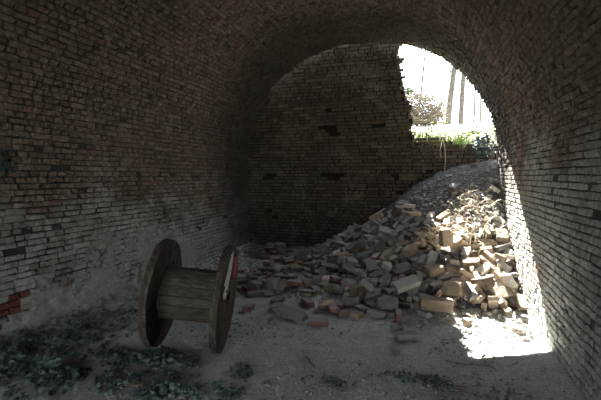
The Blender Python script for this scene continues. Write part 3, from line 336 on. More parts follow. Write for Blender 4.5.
 ('full_b', 'dark brown', (-0.902, 7.96, 0.884), (0.099, -0.914, -0.227, -0.32), 'dark brown whole brick tilted above the stout upper brick', 'loose_brick', 'brick', 'loose bricks of the rubble heap'),
 ('half_b', 'grey', (-0.021, 5.516, 0.269), (0.97, 0.211, -0.101, 0.071), 'grey half brick tilted right of the long pale leaning brick', 'loose_brick', 'brick', 'loose bricks of the rubble heap'),
 ('full_a', 'pale', (-0.773, 5.982, 0.286), (0.425, 0.041, 0.101, -0.899), 'pale whole brick lying flat just left of the square pale brick end', 'loose_brick', 'brick', 'loose bricks of the rubble heap'),
 ('full_b', 'dull red', (-1.56, 7.468, 0.406), (0.621, -0.63, 0.297, -0.359), 'dull red whole brick on its edge above the tilted low-end brick', 'loose_brick', 'brick', 'loose bricks of the rubble heap'),
 ('half_b', 'tan', (-0.421, 6.502, 0.567), (0.81, -0.298, 0.109, 0.493), 'tan half brick tilted right below the stout upper brick', 'loose_brick', 'brick', 'loose bricks of the rubble heap'),
 ('most_a', 'dull red', (-2.059, 5.857, 0.033), (0.932, 0.01, 0.008, -0.361), 'dull red chipped brick lying flat left below the far flat brick', 'loose_brick', 'brick', 'bricks scattered flat over the dusty floor'),
 ('most_b', 'tan', (-0.833, 5.457, 0.157), (0.838, -0.253, -0.099, 0.473), 'tan chipped brick tilted just above the pale tilted foot brick', 'loose_brick', 'brick', 'loose bricks of the rubble heap'),
 ('half_a', 'grey', (-0.432, 6.639, 0.594), (0.352, -0.249, 0.89, 0.15), 'grey half brick tilted right of the stout upper brick', 'loose_brick', 'brick', 'loose bricks of the rubble heap'),
 ('most_b', 'grey', (0.399, 5.206, 0.158), (0.165, 0.904, -0.25, -0.304), 'grey chipped brick tilted above the small piece at the shadow edge', 'loose_brick', 'brick', 'loose bricks of the rubble heap'),
 ('half_a', 'grey', (-0.651, 7.41, 0.815), (0.247, -0.412, 0.829, -0.286), 'grey half brick tilted just right above the stout upper brick', 'loose_brick', 'brick', 'loose bricks of the rubble heap'),
 ('half_a', 'grey', (0.901, 5.901, 0.451), (0.162, 0.917, 0.186, 0.314), 'grey half brick tilted just below the high sunlit tan brick', 'loose_brick', 'brick', 'loose bricks of the rubble heap'),
 ('most_b', 'grey', (-1.913, 6.268, 0.036), (0.724, 0.008, 0.02, 0.69), 'grey chipped brick lying flat just right below the far flat brick', 'loose_brick', 'brick', 'bricks scattered flat over the dusty floor'),
 ('most_b', 'dark brown', (-0.086, 6.075, 0.481), (0.102, -0.251, -0.937, 0.22), 'dark brown chipped brick tilted left below the big upright block', 'loose_brick', 'brick', 'loose bricks of the rubble heap'),
 ('full_c', 'dark brown', (-1.102, 5.783, 0.163), (0.143, 0.755, -0.633, -0.094), 'dark brown whole brick lying flat just below the tilted low-end brick', 'loose_brick', 'brick', 'loose bricks of the rubble heap'),
 ('shard', 'dull red', (-2.304, 5.842, 0.018), (0.069, -0.016, -0.001, -0.998), 'dull red brick shard lying flat right of the red brick by the drum', 'loose_brick', 'brick', 'bricks scattered flat over the dusty floor'),
 ('full_c', 'grey', (-0.328, 5.633, 0.212), (0.197, -0.007, 0.961, -0.192), 'grey whole brick tilted just above the long pale leaning brick', 'loose_brick', 'brick', 'loose bricks of the rubble heap'),
 ('full_b', 'grey', (-2.405, 6.214, 0.032), (0.053, -0.009, -0.006, -0.999), 'grey whole brick lying flat left of the far flat brick', 'loose_brick', 'brick', 'bricks scattered flat over the dusty floor'),
 ('most_b', 'pale', (-0.879, 6.082, 0.294), (0.023, 0.413, 0.875, 0.253), 'pale chipped brick tilted right of the tilted low-end brick', 'loose_brick', 'brick', 'loose bricks of the rubble heap'),
 ('full_b', 'grey', (-2.529, 7.19, 0.089), (0.766, 0.068, -0.032, -0.639), 'grey whole brick lying flat well right above the red brick by the drum', 'loose_brick', 'brick', 'bricks scattered flat over the dusty floor'),
 ('shard', 'tan', (-0.416, 5.472, 0.205), (0.507, 0.253, -0.687, -0.456), 'tan brick shard on its edge just left above the long pale leaning brick', 'loose_brick', 'brick', 'loose bricks of the rubble heap'),
 ('full_c', 'grey', (-0.619, 5.922, 0.308), (0.749, -0.138, -0.227, 0.607), 'grey whole brick tilted just left of the square pale brick end', 'loose_brick', 'brick', 'loose bricks of the rubble heap'),
 ('half_a', 'grey', (-1.048, 5.56, 0.132), (0.203, 0.198, 0.668, 0.688), 'grey half brick on its edge below the tilted low-end brick', 'loose_brick', 'brick', 'loose bricks of the rubble heap'),
 ('most_a', 'grey', (-2.92, 7.634, 0.081), (0.938, 0.038, 0.005, -0.345), 'grey chipped brick lying flat left above the far flat brick', 'loose_brick', 'brick', 'bricks scattered flat over the dusty floor'),
 ('full_c', 'dark brown', (-2.341, 5.293, 0.05), (0.593, 0.599, -0.381, -0.38), 'dark brown whole brick on its edge just left of the red brick by the drum', 'loose_brick', 'brick', 'bricks scattered flat over the dusty floor'),
 ('full_c', 'grey', (-0.307, 7.119, 0.948), (0.598, 0.476, 0.084, -0.639), 'grey whole brick tilted just below the pale top brick', 'loose_brick', 'brick', 'loose bricks of the rubble heap'),
]
BURIED = [
 ('full_a', -0.675, 6.217, 0.289, 0.82, 0.07, -0.22, 0.51),
 ('most_b', -1.496, 6.427, 0.127, 0.09, 0.08, 0.86, -0.5),
 ('most_a', -2.007, 7.885, 0.204, 0.03, 0.12, 0.07, -0.99),
 ('half_b', -0.792, 6.028, 0.204, 0.06, -0.94, -0.18, 0.28),
 ('half_a', -0.465, 6.784, 0.63, 0.81, 0.29, -0.12, -0.5),
 ('most_b', 0.089, 5.711, 0.342, 0.81, -0.42, -0.36, 0.19),
 ('full_b', -1.518, 7.532, 0.399, 0.31, -0.34, -0.63, 0.63),
 ('shard', -0.255, 7.18, 0.957, 0.09, -0.86, -0.38, -0.33),
 ('most_b', 0.209, 5.19, 0.083, 0.88, 0.22, 0.01, -0.42),
 ('full_b', -1.484, 6.538, 0.13, 0.98, 0.11, -0.15, -0.06),
 ('half_b', -1.661, 6.985, 0.211, 0.82, -0.36, 0.12, -0.43),
 ('full_b', -1.534, 5.985, 0.034, 0.01, -0.01, 0.01, 1.0),
 ('half_b', -0.094, 5.141, 0.039, 0.07, 0.01, 0.0, 1.0),
 ('full_c', -1.108, 5.69, 0.065, 0.59, -0.59, -0.39, 0.39),
 ('half_b', -1.789, 6.625, 0.073, 0.97, 0.08, -0.09, 0.22),
 ('most_b', 0.57, 5.409, 0.193, 0.64, 0.22, -0.14, 0.72),
 ('full_b', -1.587, 7.106, 0.223, 0.04, -0.14, -0.07, 0.99),
 ('most_a', -1.643, 7.688, 0.416, 0.08, -0.98, -0.02, -0.17),
 ('half_b', -0.234, 6.077, 0.415, 0.91, 0.16, -0.19, 0.33),
 ('most_b', -1.888, 7.667, 0.241, 0.35, -0.0, 0.65, -0.68),
 ('full_b', -0.022, 5.499, 0.183, 0.36, 0.16, 0.17, -0.9),
 ('full_c', -0.201, 5.517, 0.156, 0.07, -0.62, -0.75, -0.23),
 ('shard', 0.159, 5.082, 0.029, 0.64, -0.01, -0.06, 0.77),
 ('shard', -0.426, 7.318, 0.966, 0.17, 0.27, -0.94, -0.11),
 ('half_c', -1.448, 7.586, 0.446, 0.45, -0.01, 0.09, 0.89),
 ('full_b', -0.273, 5.293, 0.084, 0.43, -0.28, 0.68, -0.53),
 ('half_b', -0.402, 7.613, 1.091, 0.12, 0.49, 0.79, 0.35),
 ('most_a', -0.352, 6.225, 0.451, 0.13, 0.63, 0.67, 0.37),
 ('most_b', -1.602, 8.003, 0.453, 0.01, 0.99, 0.12, -0.08),
 ('full_b', -0.477, 6.923, 0.721, 0.21, 0.54, 0.78, 0.24),
 ('full_a', -0.159, 5.847, 0.335, 0.14, -0.96, -0.18, -0.14),
 ('half_c', -1.0, 7.12, 0.514, 0.15, -0.96, -0.06, -0.21),
 ('half_a', -0.98, 7.319, 0.637, 0.06, -0.98, -0.18, -0.0),
 ('full_b', -0.593, 5.51, 0.064, 0.06, -0.09, -0.02, 0.99),
 ('most_a', -0.771, 6.545, 0.427, 0.11, 0.37, -0.92, 0.04),
 ('full_b', -0.097, 5.26, 0.065, 0.17, -0.98, 0.07, -0.06),
 ('half_b', -1.647, 6.114, 0.029, 0.01, -0.66, -0.75, -0.0),
 ('half_b', -0.471, 5.718, 0.198, 0.64, 0.38, -0.02, 0.67),
 ('full_c', -1.564, 6.328, 0.07, 0.1, -0.99, -0.05, -0.08),
 ('half_b', -1.237, 5.946, 0.047, 0.08, -0.94, 0.34, -0.04),
 ('most_b', -0.627, 5.773, 0.136, 0.97, 0.18, -0.17, 0.05),
 ('half_a', -0.144, 5.996, 0.422, 0.56, 0.14, 0.43, -0.69),
 ('full_a', 0.259, 5.242, 0.151, 0.2, 0.92, -0.28, -0.21),
 ('most_b', -1.091, 7.035, 0.446, 0.67, -0.07, -0.25, 0.69),
 ('half_a', -0.823, 6.677, 0.412, 0.57, -0.02, -0.26, 0.78),
 ('half_c', -1.043, 6.597, 0.294, 0.03, 0.21, 0.19, -0.96),
 ('full_a', -0.148, 5.312, 0.142, 0.47, -0.01, -0.11, -0.87),
 ('half_b', -1.601, 7.389, 0.319, 0.87, 0.44, 0.13, -0.18),
 ('half_b', -1.382, 7.491, 0.424, 0.56, -0.1, -0.28, 0.77),
 ('half_b', -0.392, 7.07, 0.818, 0.23, -0.93, 0.02, -0.28),
 ('half_c', 0.458, 5.38, 0.185, 0.14, -0.43, -0.87, -0.21),
 ('full_a', -0.727, 6.875, 0.534, 0.87, 0.24, -0.08, -0.42),
 ('most_a', -0.518, 5.598, 0.149, 0.03, -0.9, 0.39, -0.22),
 ('most_b', -0.444, 5.825, 0.235, 0.17, 0.06, 0.96, 0.23),
 ('full_c', -0.366, 5.507, 0.114, 0.04, 0.14, 0.2, -0.97),
 ('full_b', -0.619, 6.65, 0.513, 0.54, 0.15, 0.01, 0.83),
 ('half_c', 0.868, 6.029, 0.483, 0.79, 0.17, 0.2, -0.56),
 ('full_b', 0.076, 5.021, 0.063, 0.81, 0.2, -0.14, -0.53),
 ('shard', -0.973, 7.677, 0.713, 0.07, -0.93, -0.24, -0.27),
 ('most_a', -1.332, 6.23, 0.096, 0.92, 0.06, -0.13, 0.37),
 ('full_a', -0.724, 5.661, 0.104, 0.97, 0.21, 0.07, -0.07),
 ('most_b', -1.433, 6.939, 0.243, 0.45, 0.21, 0.04, -0.86),
 ('full_c', -1.109, 6.665, 0.317, 0.78, -0.57, -0.28, -0.03),
 ('most_b', -0.818, 5.92, 0.155, 0.19, -0.43, -0.86, 0.2),
 ('most_a', -0.41, 5.294, 0.038, 0.75, 0.06, 0.01, 0.66),
 ('shard', -0.372, 6.971, 0.766, 0.84, 0.34, -0.17, -0.4),
 ('most_b', -1.385, 7.058, 0.291, 0.92, 0.19, -0.17, -0.31),
 ('half_a', 0.73, 5.217, 0.071, 0.94, 0.13, 0.17, -0.26),
 ('most_a', 0.182, 5.641, 0.296, 0.02, -0.39, -0.89, -0.24),
 ('full_b', 0.5, 6.008, 0.528, 0.67, 0.19, 0.19, -0.69),
 ('full_b', -0.721, 7.092, 0.627, 0.09, -0.9, -0.34, -0.26),
 ('most_a', -0.673, 6.485, 0.442, 0.08, 0.36, -0.93, 0.05),
 ('full_c', -1.873, 7.77, 0.287, 0.79, -0.57, -0.16, 0.17),
 ('most_b', -0.553, 5.989, 0.273, 0.08, 0.83, 0.5, 0.24),
 ('full_c', -1.542, 6.229, 0.092, 0.9, 0.44, -0.02, -0.01),
 ('full_c', -1.425, 7.915, 0.529, 0.47, -0.35, -0.44, 0.68),
 ('most_b', -1.39, 7.977, 0.6, 0.15, -0.17, -0.07, -0.97),
 ('half_b', -1.356, 6.013, 0.045, 0.77, 0.08, -0.06, -0.64),
 ('full_b', -1.454, 7.352, 0.371, 0.37, 0.88, 0.02, 0.3),
 ('most_b', -1.858, 6.746, 0.085, 0.47, -0.04, -0.13, 0.87),
 ('most_a', -2.014, 7.478, 0.141, 0.1, 0.6, 0.78, 0.12),
 ('most_a', -1.033, 6.424, 0.312, 0.85, 0.36, -0.34, -0.2),
 ('full_c', -0.976, 5.806, 0.082, 0.19, -0.42, -0.86, 0.22),
 ('half_a', -0.928, 7.541, 0.72, 0.37, -0.82, -0.06, -0.44),
 ('full_c', -1.851, 7.944, 0.276, 0.58, 0.18, -0.11, -0.79),
 ('full_b', -1.84, 7.562, 0.235, 0.96, 0.03, -0.23, 0.11),
 ('half_a', -1.255, 7.812, 0.6, 0.23, 0.34, 0.89, 0.19),
 ('full_c', -0.741, 5.37, 0.072, 0.91, -0.26, -0.16, 0.29),
 ('shard', -0.459, 5.94, 0.268, 0.01, -0.74, -0.61, -0.28),
 ('full_b', 0.297, 5.478, 0.239, 0.03, -0.42, -0.88, -0.23),
 ('half_b', -0.517, 6.5, 0.49, 0.04, -0.99, -0.09, -0.05),
 ('most_a', -0.979, 6.329, 0.27, 0.31, 0.93, -0.18, 0.07),
 ('most_a', -1.491, 7.219, 0.326, 0.09, 0.54, 0.06, -0.83),
 ('shard', -0.774, 5.688, 0.047, 0.96, 0.26, -0.01, 0.06),
 ('half_a', -0.95, 6.732, 0.391, 0.69, 0.28, 0.01, -0.67),
 ('full_a', -1.293, 6.45, 0.159, 0.09, -0.96, -0.21, -0.15),
 ('most_b', -1.754, 7.376, 0.249, 0.63, 0.76, -0.15, 0.05),
 ('most_b', -1.691, 6.615, 0.114, 0.54, -0.22, 0.52, -0.62),
 ('most_b', 0.055, 5.863, 0.385, 0.9, 0.17, -0.17, 0.37),
 ('most_b', 0.153, 5.443, 0.189, 0.15, -0.23, 0.94, 0.19),
 ('half_b', -1.258, 7.022, 0.374, 0.24, -0.76, -0.59, -0.14),
 ('full_a', -1.771, 6.9, 0.14, 0.28, 0.17, 0.03, -0.94),
 ('most_b', -0.94, 7.025, 0.542, 0.0, 0.09, 0.83, 0.54),
 ('full_c', -1.069, 5.944, 0.082, 0.08, -0.93, -0.34, -0.14),
 ('half_b', -0.913, 5.897, 0.12, 0.28, -0.14, 0.04, -0.95),
 ('full_c', -0.383, 5.41, 0.122, 0.1, -0.02, -0.5, 0.86),
 ('most_a', -0.745, 6.413, 0.392, 0.04, 0.96, 0.25, -0.12),
 ('most_a', -1.873, 7.089, 0.191, 0.53, -0.84, 0.09, 0.13),
 ('half_b', -0.874, 6.908, 0.517, 0.5, 0.76, -0.31, -0.26),
 ('full_c', -1.065, 7.769, 0.705, 0.26, 0.28, 0.08, -0.92),
 ('half_a', -0.759, 6.339, 0.331, 0.96, -0.02, 0.11, -0.24),
 ('full_a', -1.534, 6.06, 0.099, 0.9, -0.3, 0.09, 0.3),
 ('half_b', -1.714, 6.804, 0.164, 0.12, -0.49, 0.04, -0.86),
 ('most_b', -1.399, 6.855, 0.283, 0.15, 0.23, -0.29, 0.92),
 ('full_a', -1.776, 7.28, 0.261, 0.21, -0.06, -0.96, -0.18),
 ('half_c', -1.5, 7.679, 0.434, 0.61, -0.19, 0.49, -0.6),
 ('shard', -1.007, 6.486, 0.258, 0.19, -0.9, 0.38, -0.12),
 ('full_b', -0.766, 5.474, 0.101, 0.56, -0.27, 0.02, 0.78),
 ('lump', -1.669, 7.229, 0.304, 0.21, -0.96, -0.07, 0.19),
 ('shard', -0.417, 5.136, 0.114, 0.23, 0.23, -0.65, -0.69),
 ('shard', -0.816, 7.608, 0.779, 0.16, 0.26, 0.12, -0.95),
 ('half_a', -0.526, 5.297, 0.065, 0.08, 0.65, -0.72, -0.22),
 ('half_a', -1.166, 5.789, 0.074, 0.11, 0.7, 0.09, -0.7),
 ('full_a', -1.185, 6.377, 0.174, 0.21, 0.18, 0.09, -0.96),
 ('full_b', -1.064, 6.817, 0.383, 0.88, 0.09, -0.27, 0.38),
 ('most_b', -0.976, 6.222, 0.204, 0.22, -0.6, 0.77, 0.04),
 ('full_c', -1.053, 6.912, 0.477, 0.24, 0.96, 0.12, 0.11),
 ('most_a', -0.367, 6.041, 0.383, 0.52, -0.53, -0.62, 0.25),
 ('half_b', -1.232, 7.141, 0.412, 0.16, -0.67, 0.69, -0.22),
 ('most_b', -1.011, 6.182, 0.257, 0.69, 0.19, 0.04, -0.69),
 ('long', -0.768, 6.981, 0.652, 0.84, 0.27, -0.13, -0.45),
 ('most_a', -0.076, 5.62, 0.234, 0.21, -0.91, -0.31, -0.16),
 ('full_b', -1.622, 6.738, 0.167, 0.36, -0.48, -0.73, 0.33),
 ('most_b', -1.225, 7.483, 0.516, 0.21, 0.24, 0.92, 0.24),
 ('shard', -1.673, 7.539, 0.283, 0.41, 0.19, 0.03, -0.89),
 ('shard', -1.341, 7.59, 0.498, 0.25, -0.1, 0.48, 0.83),
 ('half_a', -0.385, 7.188, 0.887, 0.0, -0.76, -0.53, -0.36),
 ('full_c', -1.684, 7.846, 0.401, 0.34, 0.23, -0.44, -0.8),
 ('half_b', 0.204, 5.784, 0.374, 0.26, -0.86, 0.43, 0.02),
 ('most_a', -1.27, 6.557, 0.221, 0.01, -0.26, 0.53, 0.81),
 ('full_a', -1.634, 7.717, 0.347, 0.68, 0.2, -0.1, -0.7),
 ('full_b', -0.667, 5.99, 0.207, 0.76, 0.03, -0.25, 0.59),
 ('half_a', -0.708, 7.716, 0.912, 0.15, 0.5, 0.79, 0.32),
 ('half_b', -0.456, 6.084, 0.333, 0.11, 0.46, 0.85, 0.23),
 ('shard', -0.563, 5.889, 0.198, 0.11, -0.91, -0.32, -0.25),
 ('full_b', -2.261, 7.6, 0.122, 0.37, 0.05, 0.04, -0.93),
 ('full_c', -0.733, 7.203, 0.724, 0.16, -0.71, 0.65, -0.23),
 ('most_a', -1.259, 5.776, 0.039, 0.64, 0.01, -0.0, 0.77),
 ('full_a', -1.275, 6.445, 0.26, 0.59, 0.8, -0.08, 0.12),
 ('most_b', -0.698, 7.563, 0.848, 0.11, 0.53, 0.78, 0.31),
 ('full_b', 0.514, 5.846, 0.434, 0.1, 0.02, -0.24, 0.96),
 ('half_a', -1.642, 7.453, 0.296, 0.39, -0.73, -0.51, -0.23),
 ('half_b', -1.536, 6.689, 0.171, 0.72, -0.34, 0.36, -0.49),
 ('half_b', 0.302, 5.311, 0.186, 0.93, -0.19, 0.21, -0.23),
 ('most_a', -1.299, 6.678, 0.317, 0.93, 0.37, -0.02, -0.02),
 ('shard', -1.878, 6.532, 0.032, 0.06, -0.93, 0.36, -0.03),
 ('shard', -1.167, 7.019, 0.403, 0.17, 0.6, -0.12, -0.77),
 ('most_a', -1.312, 6.249, 0.201, 0.54, 0.58, -0.38, -0.47),
 ('full_b', -0.601, 6.923, 0.618, 0.92, 0.26, -0.18, -0.24),
 ('half_b', -0.612, 7.534, 0.942, 0.04, 0.22, -0.92, 0.34),
 ('shard', 0.461, 5.269, 0.156, 0.01, -0.24, -0.51, 0.83),
 ('full_a', -1.621, 6.097, 0.157, 0.86, -0.26, -0.14, -0.41),
 ('full_c', 0.212, 6.464, 0.75, 0.29, -0.87, 0.39, -0.03),
 ('most_a', -0.803, 6.162, 0.251, 0.51, -0.22, 0.67, -0.5),
 ('half_a', -1.519, 7.892, 0.465, 0.12, -0.11, -0.98, 0.09),
 ('half_a', -1.799, 6.199, 0.048, 0.59, 0.11, 0.16, 0.79),
 ('full_a', -1.468, 6.158, 0.139, 0.08, 0.05, 0.9, 0.42),
 ('half_c', -0.926, 6.008, 0.133, 0.24, 0.15, 0.15, -0.94),
 ('half_c', -0.609, 5.3, 0.115, 0.41, 0.52, 0.72, 0.21),
 ('half_b', -1.646, 6.425, 0.108, 0.38, -0.8, 0.1, 0.46),
 ('full_c', -1.516, 7.808, 0.516, 0.73, 0.36, -0.3, 0.5),
 ('half_a', 0.685, 5.318, 0.155, 0.19, 0.6, 0.43, 0.64),
 ('half_a', -1.368, 5.894, 0.069, 0.76, -0.65, -0.03, 0.02),
 ('half_a', 0.119, 5.543, 0.273, 0.81, -0.09, 0.2, -0.55),
 ('full_c', -1.826, 7.482, 0.293, 0.04, 0.1, 0.89, 0.44),
 ('half_a', -1.888, 7.409, 0.187, 0.58, -0.11, -0.19, 0.78),
 ('most_b', 0.185, 6.278, 0.664, 0.67, -0.49, -0.52, 0.19),
 ('most_b', -1.692, 6.472, 0.09, 0.17, 0.37, -0.7, -0.58),
 ('most_a', -1.163, 6.229, 0.143, 0.06, 0.56, 0.81, 0.19),
 ('half_b', -1.585, 6.896, 0.212, 0.13, -0.53, 0.0, -0.84),
 ('shard', -1.014, 5.724, 0.036, 0.18, -0.3, 0.13, -0.93),
 ('half_a', -0.261, 6.26, 0.531, 0.22, 0.79, 0.57, -0.06),
 ('half_b', 0.684, 5.498, 0.23, 0.29, -0.95, 0.03, 0.08),
 ('half_b', -1.464, 6.741, 0.21, 0.5, 0.66, 0.54, -0.15),
 ('half_a', -0.847, 5.821, 0.194, 0.76, 0.52, -0.02, -0.4),
 ('full_a', -0.909, 5.769, 0.134, 0.01, 0.91, 0.28, -0.3),
 ('half_c', -1.356, 6.703, 0.215, 0.03, -0.81, 0.53, 0.24),
 ('most_a', -0.6, 6.688, 0.586, 0.83, 0.13, 0.09, 0.54),
 ('half_a', -1.327, 6.375, 0.227, 0.08, 0.1, 0.8, -0.59),
 ('full_a', -0.86, 6.212, 0.258, 0.49, -0.18, 0.69, -0.51),
 ('shard', -1.569, 6.784, 0.194, 0.03, -0.89, -0.14, 0.43),
 ('most_b', -1.568, 6.535, 0.176, 0.19, -0.58, 0.79, -0.03),
 ('most_a', -1.346, 7.719, 0.521, 0.05, 0.83, 0.48, 0.28),
 ('half_b', -0.9, 5.68, 0.067, 0.31, 0.63, -0.41, 0.59),
 ('most_a', -1.931, 6.62, 0.079, 0.71, -0.27, -0.33, 0.56),
 ('full_c', -1.306, 6.896, 0.386, 0.24, -0.01, 0.35, -0.91),
 ('most_a', -1.959, 7.328, 0.232, 0.8, -0.39, -0.44, 0.06),
 ('most_b', -1.52, 6.956, 0.277, 0.41, 0.6, 0.65, 0.23),
 ('full_a', -1.115, 7.22, 0.506, 0.17, -0.7, 0.69, 0.04),
 ('full_c', 0.254, 6.132, 0.626, 0.22, -0.78, -0.41, -0.42),
 ('half_c', -0.033, 5.007, 0.094, 0.29, -0.2, -0.41, -0.84),
 ('half_c', -1.293, 6.941, 0.306, 0.81, 0.02, -0.31, 0.49),
 ('full_c', -0.509, 6.256, 0.369, 0.28, -0.74, 0.61, -0.06),
 ('full_c', -1.347, 7.189, 0.373, 0.34, -0.75, 0.57, -0.02),
 ('full_b', -1.187, 6.084, 0.233, 0.54, -0.03, 0.23, 0.81),
 ('half_c', -0.343, 5.513, 0.226, 0.71, 0.15, 0.68, -0.09),
 ('most_b', -2.194, 7.508, 0.146, 0.37, -0.22, -0.07, -0.9),
 ('half_c', 0.913, 5.415, 0.13, 0.88, 0.29, 0.0, 0.37),
 ('full_c', -0.717, 5.81, 0.197, 0.71, 0.02, -0.24, 0.66),
 ('half_c', -0.016, 5.695, 0.33, 0.21, 0.75, 0.13, 0.61),
 ('most_a', -1.352, 6.787, 0.3, 0.9, 0.37, 0.13, 0.21),
 ('shard', 0.102, 6.288, 0.61, 0.83, 0.15, -0.17, 0.5),
 ('full_b', -1.121, 6.216, 0.253, 0.42, 0.46, -0.77, -0.13),
 ('half_a', -0.589, 5.759, 0.233, 0.05, 0.39, 0.91, 0.1),
 ('shard', 0.506, 5.544, 0.259, 0.59, 0.18, -0.2, 0.76),
 ('most_a', -1.754, 7.921, 0.336, 0.62, 0.14, 0.07, -0.77),
 ('most_a', -1.727, 6.263, 0.087, 0.75, -0.25, 0.16, -0.59),
 ('full_b', -0.2, 5.441, 0.222, 0.67, 0.06, -0.1, 0.73),
 ('shard', -0.567, 6.43, 0.399, 0.77, 0.04, -0.28, 0.57),
 ('most_a', -1.463, 6.629, 0.217, 0.08, -0.58, 0.14, -0.8),
 ('most_b', 0.81, 5.336, 0.108, 0.37, 0.01, 0.26, -0.89),
 ('most_b', -2.04, 7.25, 0.172, 0.34, -0.02, -0.91, 0.24),
 ('most_b', -1.615, 7.305, 0.407, 0.25, 0.78, -0.58, 0.03),
 ('half_a', -1.127, 6.549, 0.311, 0.14, -0.92, -0.25, -0.28),
 ('half_c', -1.24, 6.728, 0.261, 0.13, -0.94, -0.23, -0.22),
 ('shard', -1.761, 6.073, 0.039, 0.3, -0.3, 0.62, -0.66),
 ('most_b', -1.348, 6.593, 0.243, 0.36, -0.01, -0.57, -0.73),
 ('half_a', -1.713, 8.035, 0.377, 0.79, -0.56, -0.07, -0.24),
 ('most_a', -1.542, 6.35, 0.176, 0.16, -0.69, -0.66, -0.25),
 ('most_a', -0.542, 5.833, 0.327, 0.66, 0.44, 0.43, 0.42),
 ('half_c', -0.201, 5.289, 0.229, 0.58, 0.45, 0.45, -0.51),
 ('most_b', -1.811, 5.894, 0.063, 0.87, -0.33, 0.19, -0.32),
 ('full_b', -1.229, 6.806, 0.369, 0.47, 0.05, -0.38, -0.8),
 ('most_a', -1.838, 7.201, 0.224, 0.33, 0.45, -0.81, 0.18),
 ('most_a', -1.774, 7.693, 0.343, 0.59, 0.07, -0.64, 0.49),
 ('full_b', -2.076, 7.056, 0.181, 0.34, 0.17, 0.27, 0.89),
 ('most_b', -1.203, 6.33, 0.251, 0.02, 0.29, -0.6, -0.75),
 ('full_b', -0.929, 7.141, 0.624, 0.14, 0.97, 0.19, 0.07),
 ('half_c', -1.752, 6.713, 0.144, 0.58, 0.69, -0.35, 0.24),
 ('half_b', -1.067, 5.961, 0.178, 0.47, -0.48, -0.63, 0.38),
 ('most_a', -1.64, 6.156, 0.2, 0.53, -0.18, 0.24, 0.79),
 ('half_c', 0.13, 5.987, 0.485, 0.57, 0.24, -0.79, -0.07),
 ('full_a', -2.104, 7.574, 0.181, 0.31, 0.58, -0.74, -0.17),
 ('most_a', -1.798, 7.003, 0.227, 0.58, -0.69, -0.37, 0.24),
 ('most_b', -0.032, 4.905, 0.126, 0.04, 0.03, 0.69, 0.73),
 ('most_b', -1.944, 7.159, 0.139, 0.03, -0.17, 0.65, 0.74),
 ('shard', 0.259, 6.255, 0.648, 0.9, 0.38, 0.07, 0.2),
 ('half_b', -1.253, 6.206, 0.286, 0.63, 0.05, 0.04, 0.77),
 ('half_c', -2.228, 7.342, 0.143, 0.26, 0.55, 0.78, 0.16),
 ('most_a', -0.001, 5.954, 0.454, 0.1, -0.4, -0.1, 0.91),
 ('shard', -1.733, 7.048, 0.157, 0.36, 0.16, -0.03, -0.92),
 ('half_a', -0.322, 5.441, 0.208, 0.21, 0.56, -0.65, 0.47),
 ('half_a', -0.898, 7.811, 0.822, 0.27, -0.02, 0.95, 0.18),
 ('shard', -0.215, 6.457, 0.606, 0.73, 0.47, 0.04, -0.49),
 ('full_b', -1.942, 7.236, 0.229, 0.57, 0.01, -0.62, -0.54),
 ('full_b', -0.604, 6.138, 0.364, 0.19, 0.21, 0.11, -0.95),
 ('most_a', -2.124, 7.365, 0.111, 0.75, -0.02, -0.05, 0.66),
 ('half_a', -2.209, 5.286, 0.031, 0.87, -0.01, -0.01, 0.5),
 ('shard', -2.142, 6.05, 0.022, 0.98, 0.01, -0.02, 0.18),
 ('most_b', -0.414, 5.151, 0.031, 0.08, -0.01, -0.01, 1.0),
 ('half_c', -0.388, 4.954, 0.031, 0.99, 0.01, 0.01, -0.1),
 ('most_a', -1.167, 5.474, 0.039, 0.6, 0.02, 0.03, 0.8),
 ('most_a', -1.934, 5.468, 0.03, 0.57, 0.0, 0.01, 0.82),
 ('most_b', -0.45, 5.05, 0.05, 0.03, -0.02, 0.7, -0.72),
 ('full_b', -2.498, 4.748, 0.032, 0.91, -0.01, -0.01, -0.42),
 ('shard', -2.232, 6.118, 0.022, 0.4, -0.01, -0.02, -0.92),
 ('full_a', -2.001, 6.884, 0.081, 0.89, 0.01, -0.02, -0.45),
 ('half_a', -2.646, 7.072, 0.06, 0.94, 0.07, -0.05, -0.32),
 ('full_a', -2.126, 7.101, 0.093, 0.03, 0.01, -0.07, 1.0),
 ('full_c', -1.036, 5.56, 0.035, 0.66, -0.01, 0.01, -0.75),
 ('full_a', -2.332, 7.238, 0.101, 0.73, 0.0, 0.01, -0.68),
 ('half_a', -1.302, 5.415, 0.04, 0.81, 0.0, -0.01, 0.59),
 ('half_b', -2.276, 5.405, 0.029, 0.27, 0.0, -0.0, -0.96),
 ('half_c', -2.921, 5.514, 0.03, 0.32, -0.01, -0.01, -0.95),
 ('half_c', -2.209, 6.401, 0.032, 0.03, 0.67, 0.74, -0.01),
 ('most_b', -0.622, 5.343, 0.034, 0.41, 0.01, -0.0, -0.91),
 ('full_a', -1.687, 5.657, 0.034, 0.23, 0.01, -0.01, -0.97),
 ('full_c', -1.577, 5.523, 0.038, 0.84, 0.02, -0.02, -0.54),
 ('full_c', -1.584, 5.864, 0.032, 0.1, -0.02, 0.01, 0.99),
 ('most_a', -0.58, 5.184, 0.034, 0.08, 0.0, 0.0, 1.0),
 ('full_c', -2.157, 7.209, 0.125, 0.94, -0.34, 0.01, -0.06),
 ('half_c', -3.08, 7.156, 0.066, 0.2, 0.7, 0.31, -0.61),
 ('half_a', -2.408, 7.473, 0.107, 0.17, 0.0, 0.03, -0.98),
 ('most_b', -1.988, 5.941, 0.032, 0.34, 0.0, 0.0, 0.94),
 ('full_a', -1.821, 5.503, 0.043, 0.82, -0.12, 0.08, -0.55),
 ('shard', -1.932, 6.422, 0.024, 0.01, 0.76, -0.66, -0.01),
 ('full_a', -0.091, 4.937, 0.034, 1.0, 0.02, 0.0, -0.06),
